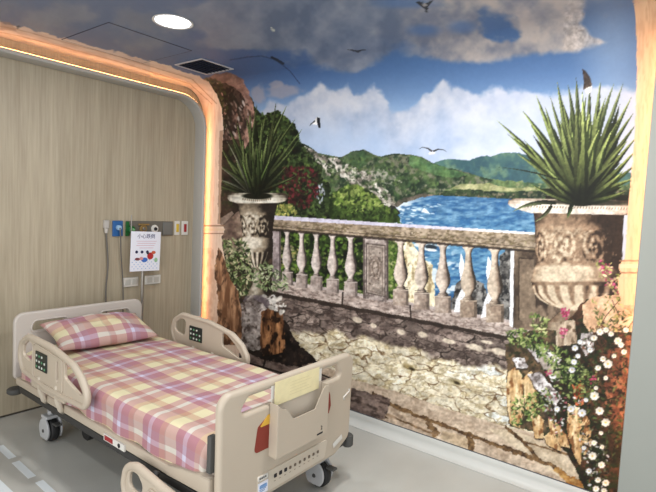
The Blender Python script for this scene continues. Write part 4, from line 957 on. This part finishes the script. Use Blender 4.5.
# side rails
_rp = rpath
def side_rail(x, y0, z0_, full=True, s=-1):
    """rail in the (y, z) plane; y0 = head end, z0 = lower edge; s = outward side"""
    L = .86 if full else .66; H = .285; z0 = 0.; kz = .87 if full else .9
    rpath = lambda pts, rd, n=6: _rp([(a, z0_+b*kz) for a, b in pts], rd, n)
    if full: out = [(y0-.05, z0+.02), (y0-.0, z0+.12), (y0-.03, z0+.22), (y0-.13, z0+H), (y0-.45, z0+H-.01), (y0-.70, z0+.225), (y0-.80, z0+.16), (y0-L, z0+.07), (y0-L+.02, z0-.005), (y0-L+.14, z0-.01), (y0-.4, z0-.02)]
    else: out = [(y0-.03, z0+.02), (y0, z0+.12), (y0-.02, z0+.22), (y0-.11, z0+H-.03), (y0-.30, z0+H-.06), (y0-.55, z0+.20), (y0-L, z0+.12), (y0-L+.02, z0), (y0-.3, z0-.01)]
    rd = [.06, .08, .07, .10, .12, .12, .08, .06, .05, .06, .05][:len(out)]
    ring = rpath(out, rd, 8)
    hl = []
    if full:
        hl.append(rpath([(y0-.045, z0+.13), (y0-.17, z0+.10), (y0-.185, z0+.245), (y0-.12, z0+.25), (y0-.055, z0+.205)], .03, 5))
        hl.append(rpath([(y0-.60, z0+.115), (y0-.775, z0+.055), (y0-.82, z0+.065), (y0-.745, z0+.15), (y0-.66, z0+.21), (y0-.60, z0+.235)], .025, 5))
        if s < 0: hl.append(rpath([(y0-.50, z0+.06), (y0-.525, z0+.06), (y0-.525, z0+.20), (y0-.50, z0+.20)], .011, 4))
    else:
        hl.append(rpath([(y0-.045, z0+.115), (y0-.13, z0+.11), (y0-.17, z0+.16), (y0-.12, z0+.215), (y0-.05, z0+.21)], .035, 6))
    r = bo('side_rail', plate(ring, hl, .02, .006, M_yz(x)), beige)
    bm = bmesh.new(); tube(bm, [(x+s*.004, y, z) for y, z in ring], .019, 12, True); bo('rail_tube', bm, beige, r)
    if full:
        bm = bmesh.new(); p2 = rpath([(y0-.205, z0+.0), (y0-.585, z0-.0), (y0-.585, z0+.225), (y0-.205, z0+.26)], .03, 5)
        tube(bm, [(x+s*.012, y, z) for y, z in p2], .006, 6, True); bo('panel_rim', bm, beige, r)
        ky = y0-.245 if s < 0 else y0-.235; q0 = -1
        bm = bmesh.new(); bx(bm, x+q0*.010, x+q0*.018, ky-.148, ky, z0_+.075, z0_+.185, .004, 2)
        z0 = z0_
        kp = bo('keypad', bm, mat('keypad_membrane', (24, 34, 30), .4), r)
        for i in range(4):
            for j in range(3 if i < 3 else 2):
                sd = [q0]
                bm = bmesh.new()
                for q in sd: bx(bm, x+q*.018, x+q*.0195, ky-.022-i*.035-.0075, ky-.022-i*.035+.0075, z0+.088+j*.033, z0+.101+j*.033, .002, 1)
                bo('keypad_button', bm, whitei if (i+j) % 3 else mat('button_green', (90, 150, 110), .5) if 'button_green' not in bpy.data.materials else bpy.data.materials['button_green'], kp)
        for yy in (y0-.28, y0-.50):
            bm = bmesh.new(); tube(bm, [(x-s*.0, yy, z0+.03), (x-s*.004, yy+.01, z0-.06), (x-s*.03, yy+.025, z0-.13), (x-s*.05, yy+.03, z0-.15)], .017, 10); bo('rail_arm', bm, beige2, r)
        bm = bmesh.new(); bx(bm, x-.012, x+.012, y0-.60, y0-.17, z0-.055, z0-.01, .01); bo('latch_bar', bm, beige, r)
    else:
        bm = bmesh.new(); p2 = rpath([(y0-.21, z0+.03), (y0-.60, z0+.03), (y0-.60, z0+.13), (y0-.21, z0+.19)], .03, 5)
        tube(bm, [(x+s*.012, y, z) for y, z in p2], .005, 6, True); bo('panel_rim', bm, beige, r)
        bm = bmesh.new(); tube(bm, [(x-s*.006, y0-.2, z0_+.15), (x-s*.04, y0-.2, z0_+.22)], .016, 10); bo('rail_arm', bm, darkm, r)
    return r
side_rail(-.035, -.505, .480, True, -1)
side_rail(1.005, -.62, .490, True, 1)
side_rail(-.055, -1.765, .12, False, -1)
# mattress stop, the dark bracket beside the footboard
bm = bmesh.new(); bx(bm, -.005, .03, -2.325, -2.30, .45, .615, .006); bo('mattress_stop', bm, greyp)

# paper card hooked over the footboard
bm = bmesh.new(); bx(bm, .322, .652, -2.3775, -2.3755, .668, .782, .0006, 1)
cd = obj('paper_card', bm, cream); tag(cd, 'cream card tucked behind the document pocket below the top edge of the footboard', 'card')
bm = bmesh.new()
for k in range(5): bx(bm, .43, .43+.16-.02*(k % 3), -2.3780, -2.3775, .695+k*.015, .697+k*.015)
obj('faint_print', bm, mat('faint_ink', (206, 196, 152), .7), cd, smooth=False)

# ------------------------------------------------------------------ mattress, sheet, pillow
def mattress_block():
    bm = bmesh.new(); bx(bm, .045, .925, -2.285, -.305, .388, .535, .03, 4); return bm
mt = bo('mattress', mattress_block(), mat('mattress_vinyl', (86, 74, 90), .6))
def sheet():
    x0, x1, y0, y1, zt, r = .025, .945, -2.298, -.290, .558, .06
    rc = .10
    U = np.concatenate([np.linspace(-.235, 0, 22), np.linspace(0, x1-x0, 60)[1:], np.linspace(x1-x0, x1-x0+.235, 22)[1:]])
    V = np.concatenate([np.linspace(-.225, 0, 20), np.linspace(0, y1-y0, 120)[1:], np.linspace(y1-y0, y1-y0+.21, 14)[1:]])
    bm = bmesh.new(); uvl = bm.loops.layers.uv.new('UVMap'); G = []
    R_ = random.Random(4)
    for v in V:
        row = []
        for u in U:
            ux = min(max(u, rc), x1-x0-rc); vy = min(max(v, rc), y1-y0-rc)
            dx, dy = u-ux, v-vy; L = math.hypot(dx, dy)
            if L < 1e-6: nx = ny = 0
            else: nx, ny = dx/L, dy/L
            flat = rc-r
            if L <= flat: off, dz = L, 0
            elif L <= flat+r*PI/2: a = (L-flat)/r; off = flat+r*math.sin(a); dz = r*(1-math.cos(a))
            else: off = flat+r; dz = r+(L-flat-r*PI/2)
            x = x0+ux+nx*off; y = y0+vy+ny*off
            dz = min(dz, .185+.008*math.sin(v*9)+(.02*sst(.25, 0, np.float64(v))))
            # folds on the hanging sides, gentle hills on top
            side = max(0, min(1, (dz-.01)/.1)); corner = abs(nx*ny)*2
            fo = .0075*math.sin(v*21+1.3*math.sin(u*9))*side+.010*corner*math.sin((math.atan2(ny, nx))*13)*side
            x += nx*fo; y += ny*fo
            top = .0035*math.sin(u*7+v*3)+.003*math.sin(v*8-u*4)+.0025*math.sin(u*19+v*5)
            # shallow dip in the long direction, sheet pulled to the foot corner
            z = zt-dz+top*(1-side)-.006*(1-side)*math.exp(-((u-.1)/.12)**2)
            row.append((bm.verts.new((x, y, z)), (u, v)))
        G.append(row)
    for a in range(len(V)-1):
        for b in range(len(U)-1):
            q = [G[a][b], G[a][b+1], G[a+1][b+1], G[a+1][b]]
            try: f = bm.faces.new([k[0] for k in q])
            except ValueError: continue
            for lp, k in zip(f.loops, q): lp[uvl].uv = k[1]
    return bm
sh = bo('fitted_sheet', sheet(), plaid_mat('plaid_sheet', .385, .27, .1, .05), mt)
so = sh.modifiers.new('thick', 'SOLIDIFY'); so.thickness = .002; so.offset = -1
sh['label'] = 'pastel plaid fitted sheet'

def pillow():
    bm = bmesh.new(); uvl = bm.loops.layers.uv.new('UVMap'); nx_, ny_ = 44, 26; a, b, h = .345, .185, .078
    def P(i, j, s):
        u = -1+2*i/nx_; v = -1+2*j/ny_
        # pulled-in edges between slightly spread corners
        ex = a*u*(1-.07*(1-abs(v)**1.5)*0-.05*(1-v*v)*abs(u)**3+.03*abs(u*v)); ey = b*v*(1-.08*(1-u*u)*abs(v)**3*-.5-.06*(abs(u)**4)*(1-v*v)*0+.02*abs(u*v))
        t = max(0, (1-abs(u)**3.2))**.55*max(0, (1-abs(v)**2.6))**.6
        z = h*t*(1+.10*math.sin(u*3+1))*(1 if s > 0 else .75)*s+.006*math.sin(u*9+v*4)*t+.004*math.sin(v*11-u*5)*t
        return (ex, ey, z), (ex, ey)
    for s in (1, -1):
        G = [[P(i, j, s) for j in range(ny_+1)] for i in range(nx_+1)]
        Vt = [[bm.verts.new(c[0]) for c in r] for r in G]
        for i in range(nx_):
            for j in range(ny_):
                idx = [(i, j), (i+1, j), (i+1, j+1), (i, j+1)]
                if s < 0: idx = idx[::-1]
                f = bm.faces.new([Vt[p][q] for p, q in idx])
                for lp, (p, q) in zip(f.loops, idx): lp[uvl].uv = G[p][q][1]
    bmesh.ops.remove_doubles(bm, verts=bm.verts[:], dist=.0015); return bm
pl = obj('pillow', pillow(), plaid_mat('plaid_pillowcase', .36, .26, .42, .3)); tag(pl, 'plump pillow in a pastel plaid case leaning at the headboard', 'pillow')
pl.rotation_euler = (math.radians(17), math.radians(1), math.radians(-3)); pl.location = (.50, -.487, .650)

# ------------------------------------------------------------------ wall services
def wbox(name, x0, x1, z0, z1, d, m, parent=None, y=-.0008, bev=.004): return obj(name, box(x0, x1, y-d, y, z0, z1, bev=bev, seg=2), m, parent)
def wthing(name, label, cat, x, z, group=None): return thing(name, label, cat, (x, 0, z), group)
def wl(t, name, x0, x1, z0, z1, d, m, y=-.0008, bev=.004):
    o = wbox(name, x0-t.location.x, x1-t.location.x, z0-t.location.z, z1-t.location.z, d, m, t, y, bev); return o
gp = wthing('gas_outlet_panel', 'long grey metal service panel with gauges on the timber wall', 'outlet panel', 1.13, 1.355)
wl(gp, 'backplate', .955, 1.42, 1.292, 1.422, .012, metalrail)
for x, m_, nm in ((1.112, goldm, 'brass valve'), (1.225, whitep, 'white dial')):
    bm = bmesh.new(); cyl(bm, (x-1.13, -.0128, 0), (0, -1, 0), .036, .034, .016, 28, .004); g = obj('gauge', bm, m_, gp); g['label'] = nm
    bm = bmesh.new(); cyl(bm, (x-1.13, -.0285, 0), (0, -1, 0), .016, .014, .014, 20, .003); obj('gauge_knob', bm, inkm if m_ is whitep else steel, g)
wl(gp, 'blank_plate', 1.31, 1.405, 1.30, 1.415, .01, mat('slate_plate', (112, 112, 108), .5), y=-.0130)
wl(gp, 'brass_lever', 1.065, 1.165, 1.385, 1.40, .02, goldm, y=-.0130)
gr = wthing('green_regulator', 'green gas regulator knob between the blue socket and the grey panel', 'regulator', .985, 1.355)
bm = bmesh.new(); cyl(bm, (0, -.022, -.005), (0, -1, 0), .036, .03, .045, 24, .006); bx(bm, -.036, -.004, -.022, -.014, -.062, .062, .003); obj('regulator_body', bm, greenm, gr)
bm = bmesh.new(); cyl(bm, (0, -.067, -.005), (0, -1, 0), .014, .012, .02, 16, .003); obj('regulator_knob', bm, mat('pale_green', (120, 170, 120), .5), gr)
bl = wthing('blue_socket', 'blue wall socket with a cord plugged in', 'socket', .883, 1.355)
wl(bl, 'socket_plate', .838, .928, 1.292, 1.422, .014, bluem)
bm = bmesh.new(); cyl(bm, (0, -.0148, .01), (0, -1, 0), .022, .02, .03, 20, .004); obj('plug', bm, mat('pale_blue_plug', (150, 185, 215), .5), bl)
vo = wthing('suction_outlet', 'small pale outlet with a hanging hose, leftmost of the wall fittings', 'outlet', .779, 1.39)
bm = bmesh.new(); bx(bm, -.02, .02, -.03, -.0008, -.03, .035, .004); cyl(bm, (0, -.02, -.07), (0, 0, 1), .013, .016, .04, 16, .003); obj('outlet_body', bm, mat('pale_grey_fitting', (180, 176, 170), .4), vo)
def cable(pts, r, label):
    cu = bpy.data.curves.new('c', 'CURVE'); cu.dimensions = '3D'; cu.bevel_depth = r; cu.bevel_resolution = 3; s = cu.splines.new('NURBS'); s.points.add(len(pts)-1); s.use_endpoint_u = True; s.order_u = 4
    for q, p_ in zip(s.points, pts): q.co = (*p_, 1)
    o = bpy.data.objects.new('c', cu); COL.objects.link(o); dg = bpy.context.evaluated_depsgraph_get(); me = bpy.data.meshes.new_from_object(o.evaluated_get(dg)); bpy.data.objects.remove(o); bpy.data.curves.remove(cu)
    return tag(obj('hanging_cord', me, hosem), label, 'cord')
cable([(.779, -.02, 1.32), (.786, -.022, 1.2), (.80, -.03, 1.05), (.775, -.03, .9), (.775, -.035, .74), (.79, -.05, .5), (.8, -.06, .3)], .0065, 'grey hose hanging from the leftmost wall outlet behind the headboard')
cable([(.883, -.046, 1.365), (.886, -.055, 1.30), (.90, -.03, 1.15), (.925, -.03, .95), (.93, -.035, .74), (.92, -.05, .5), (.9, -.06, .3)], .0055, 'grey cord hanging from the blue wall socket behind the headboard')
for x0, x1, m_, lab in ((1.438, 1.492, yelp, 'white wall switch plate with yellow centre, beside the grey panel'), (1.516, 1.584, redp, 'white wall switch plate with dark red centre, nearest the portal trim')):
    xc = (x0+x1)/2; t = wthing('call_switch', lab, 'switch', xc, 1.362)
    wl(t, 'switch_plate', x0, x1, 1.297, 1.427, .012, whitep)
    wl(t, 'switch_button', xc-.014, xc+.014, 1.325, 1.40, .008, m_, y=-.013)
for x0, x1, z0, z1, lab in ((.944, 1.080, .858, .938, 'white double wall socket left of the metal pole'), (1.145, 1.30, .862, .940, 'white wall socket right of the metal pole')):
    xc = (x0+x1)/2; t = wthing('wall_socket', lab, 'socket', xc, (z0+z1)/2)
    wl(t, 'socket_plate', x0, x1, z0, z1, .014, whitep)
    for k in (-1, 1): wl(t, 'socket_insert', xc+k*.033-.024, xc+k*.033+.024, z0+.016, z1-.016, .004, mat('insert_grey', (190, 188, 180), .5) if 'insert_grey' not in bpy.data.materials else bpy.data.materials['insert_grey'], y=-.0152, bev=.002)
# pole stand with the notice
ps = thing('pole_stand', 'slim steel pole standing behind the headboard carrying the notice', 'pole', (1.06, -.105, 0))
bm = bmesh.new(); tube(bm, [(0, 0, .02), (0, 0, 1.06)], .0125, 14); obj('pole', bm, steel, ps)
bm = bmesh.new(); tube(bm, [(0, 0.006, 1.0), (-.05, .006, 1.06), (-.108, .006, 1.10), (-.108, .006, 1.30), (-.108, .006, 1.475)], .005, 8); obj('top_rod', bm, steel, ps)
bm = bmesh.new(); cyl(bm, (0, 0, .0), (0, 0, 1), .095, .08, .022, 32, .006); obj('base', bm, greyp, ps)
nt_ = thing('notice', 'white printed warning notice clipped to the slim steel pole', 'notice', (1.07, -.128, 1.17))
PW, PH = .14, .168
bm = bmesh.new(); bx(bm, -PW, PW, -.003, 0, -PH, PH, .001, 1)
sheetp = obj('notice_sheet', bm, paperm, nt_)
nt_.rotation_euler = (0, math.radians(1.5), 0)
def T(x, z): return Matrix.Translation((x, -.0035, z)) @ Matrix.Rotation(PI/2, 4, 'X')
text('小心跌倒', .042, mat('navy_ink', (40, 44, 100), .6), nt_, T(0, PH-.042), 'heading_text')
for k, (a, b_) in enumerate([(-.09, .10), (-.08, .09), (-.09, .08)]): obj('printed_line', box(a, b_, -.0042, -.003, .085-k*.018, .088-k*.018), bpy.data.materials.get('pink_ink') or mat('pink_ink', (200, 140, 160), .6), nt_, smooth=False)
bm = bmesh.new(); bx(bm, -.06, .07, -.0042, -.003, .028, .031); obj('printed_line', bm, mat('pink_ink', (200, 140, 160), .6), nt_, smooth=False)
for k in range(3): obj('navy_dot', cyl(bmesh.new(), (-.085+k*.05, -.003, -.005), (0, -1, 0), .013, .013, .0012, 16), bpy.data.materials.get('navy_dot') or mat('navy_dot', (38, 44, 80), .6), nt_, smooth=False)
bm = bmesh.new()
for i in range(14):
    for j in range(5):
        if (i+j) % 2: bx(bm, -.125+i*.018, -.117+i*.018, -.0038, -.003, -.15+j*.018, -.142+j*.018)
obj('checker_border', bm, mat('pale_blue_print', (150, 180, 220), .6), nt_, smooth=False)
pic = [((.045, -.04), .030, .03, (176, 40, 44)), ((.075, -.01), .02, .014, (196, 90, 60)), ((-.01, -.072), .030, .02, (60, 110, 190)), ((-.075, -.065), .024, .012, (120, 60, 70)), ((.02, -.015), .012, .012, (60, 60, 70)), ((.10, -.075), .016, .02, (150, 190, 150)), ((-.04, -.06), .018, .014, (214, 150, 150))]
for k, ((x, z), rx, rz, c) in enumerate(pic):
    bm = bmesh.new(); cyl(bm, (0, 0, 0), (0, -1, 0), 1, 1, 1, 18); bmesh.ops.transform(bm, matrix=Matrix.Translation((x, -.0030-.0002*k, z)) @ Matrix.Diagonal((rx, .0012, rz, 1)), verts=bm.verts[:])
    obj('cartoon_patch', bm, mat('poster_ink_%s' % 'abcdefg'[k], c, .6), nt_, smooth=False)

# pale flat dashes on the floor, left
mk = mat('pale_floor_dash', (214, 222, 226), .5)
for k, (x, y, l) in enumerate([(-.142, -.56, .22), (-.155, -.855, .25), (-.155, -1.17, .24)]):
    o = obj('floor_dash', box(-.021, .021, -l/2, l/2, .0004, .0014, bev=.0004, seg=1), mk, loc=(x, y, 0)); o.rotation_euler = (0, 0, -.03)
    tag(o, ['white floor dash, farthest of the row along the bed', 'white floor dash, middle of the row beside the bed', 'white floor dash, nearest of the row beside the bed'][k], 'floor marking', 'dashed white floor line beside the bed')
o = obj('floor_dash', box(-.03, .03, -.15, .15, .0004, .0014, bev=.0004, seg=1), mk, loc=(-.315, -1.03, 0)); tag(o, 'short white floor dash at the lower left corner, apart from the row', 'floor marking')

# ------------------------------------------------------------------ lamps
def area(x, y, z, size, power, color=(1, .97, .93), rot=(0, 0, 0), shape='DISK', sy=None, spread=PI):
    l = bpy.data.lights.new('ceiling_and_fill_lamp', 'AREA'); l.energy = power; l.color = color; l.shape = shape; l.size = size; l.spread = spread
    if sy: l.size_y = sy
    o = bpy.data.objects.new('ceiling_and_fill_lamp', l); COL.objects.link(o); o.location = (x, y, z); o.rotation_euler = rot; return o
for (x, y, pw) in DOWN: area(x, y, CZ-.012, .2, pw, DCOL)
for a in FILL_LIGHTS: area(*a[:5], color=a[5], rot=a[6], shape='RECTANGLE', sy=a[7])  # added fill light without a fitting, not on the ceiling
w = bpy.data.worlds.new('room_ambience'); bpy.context.scene.world = w; w.use_nodes = True
w.node_tree.nodes['Background'].inputs[0].default_value = (*WCOL, 1); w.node_tree.nodes['Background'].inputs[1].default_value = WSTR

# ------------------------------------------------------------------ camera
cam = bpy.data.cameras.new('camera'); cam.sensor_width = 36; cam.sensor_fit = 'HORIZONTAL'; cam.lens = F_PX*36/656; cam.clip_start = .05
co = bpy.data.objects.new('camera', cam); COL.objects.link(co)
co.matrix_world = Matrix.Translation(CAM) @ Matrix(((_r2.x, _u2.x, -_fw.x), (_r2.y, _u2.y, -_fw.y), (_r2.z, _u2.z, -_fw.z))).to_4x4()
sc = bpy.context.scene; sc.camera = co
sc.view_settings.view_transform = 'Standard'; sc.view_settings.look = 'None'; sc.view_settings.gamma = 1; sc.view_settings.use_curve_mapping = False
sc.view_settings.exposure = EXPO
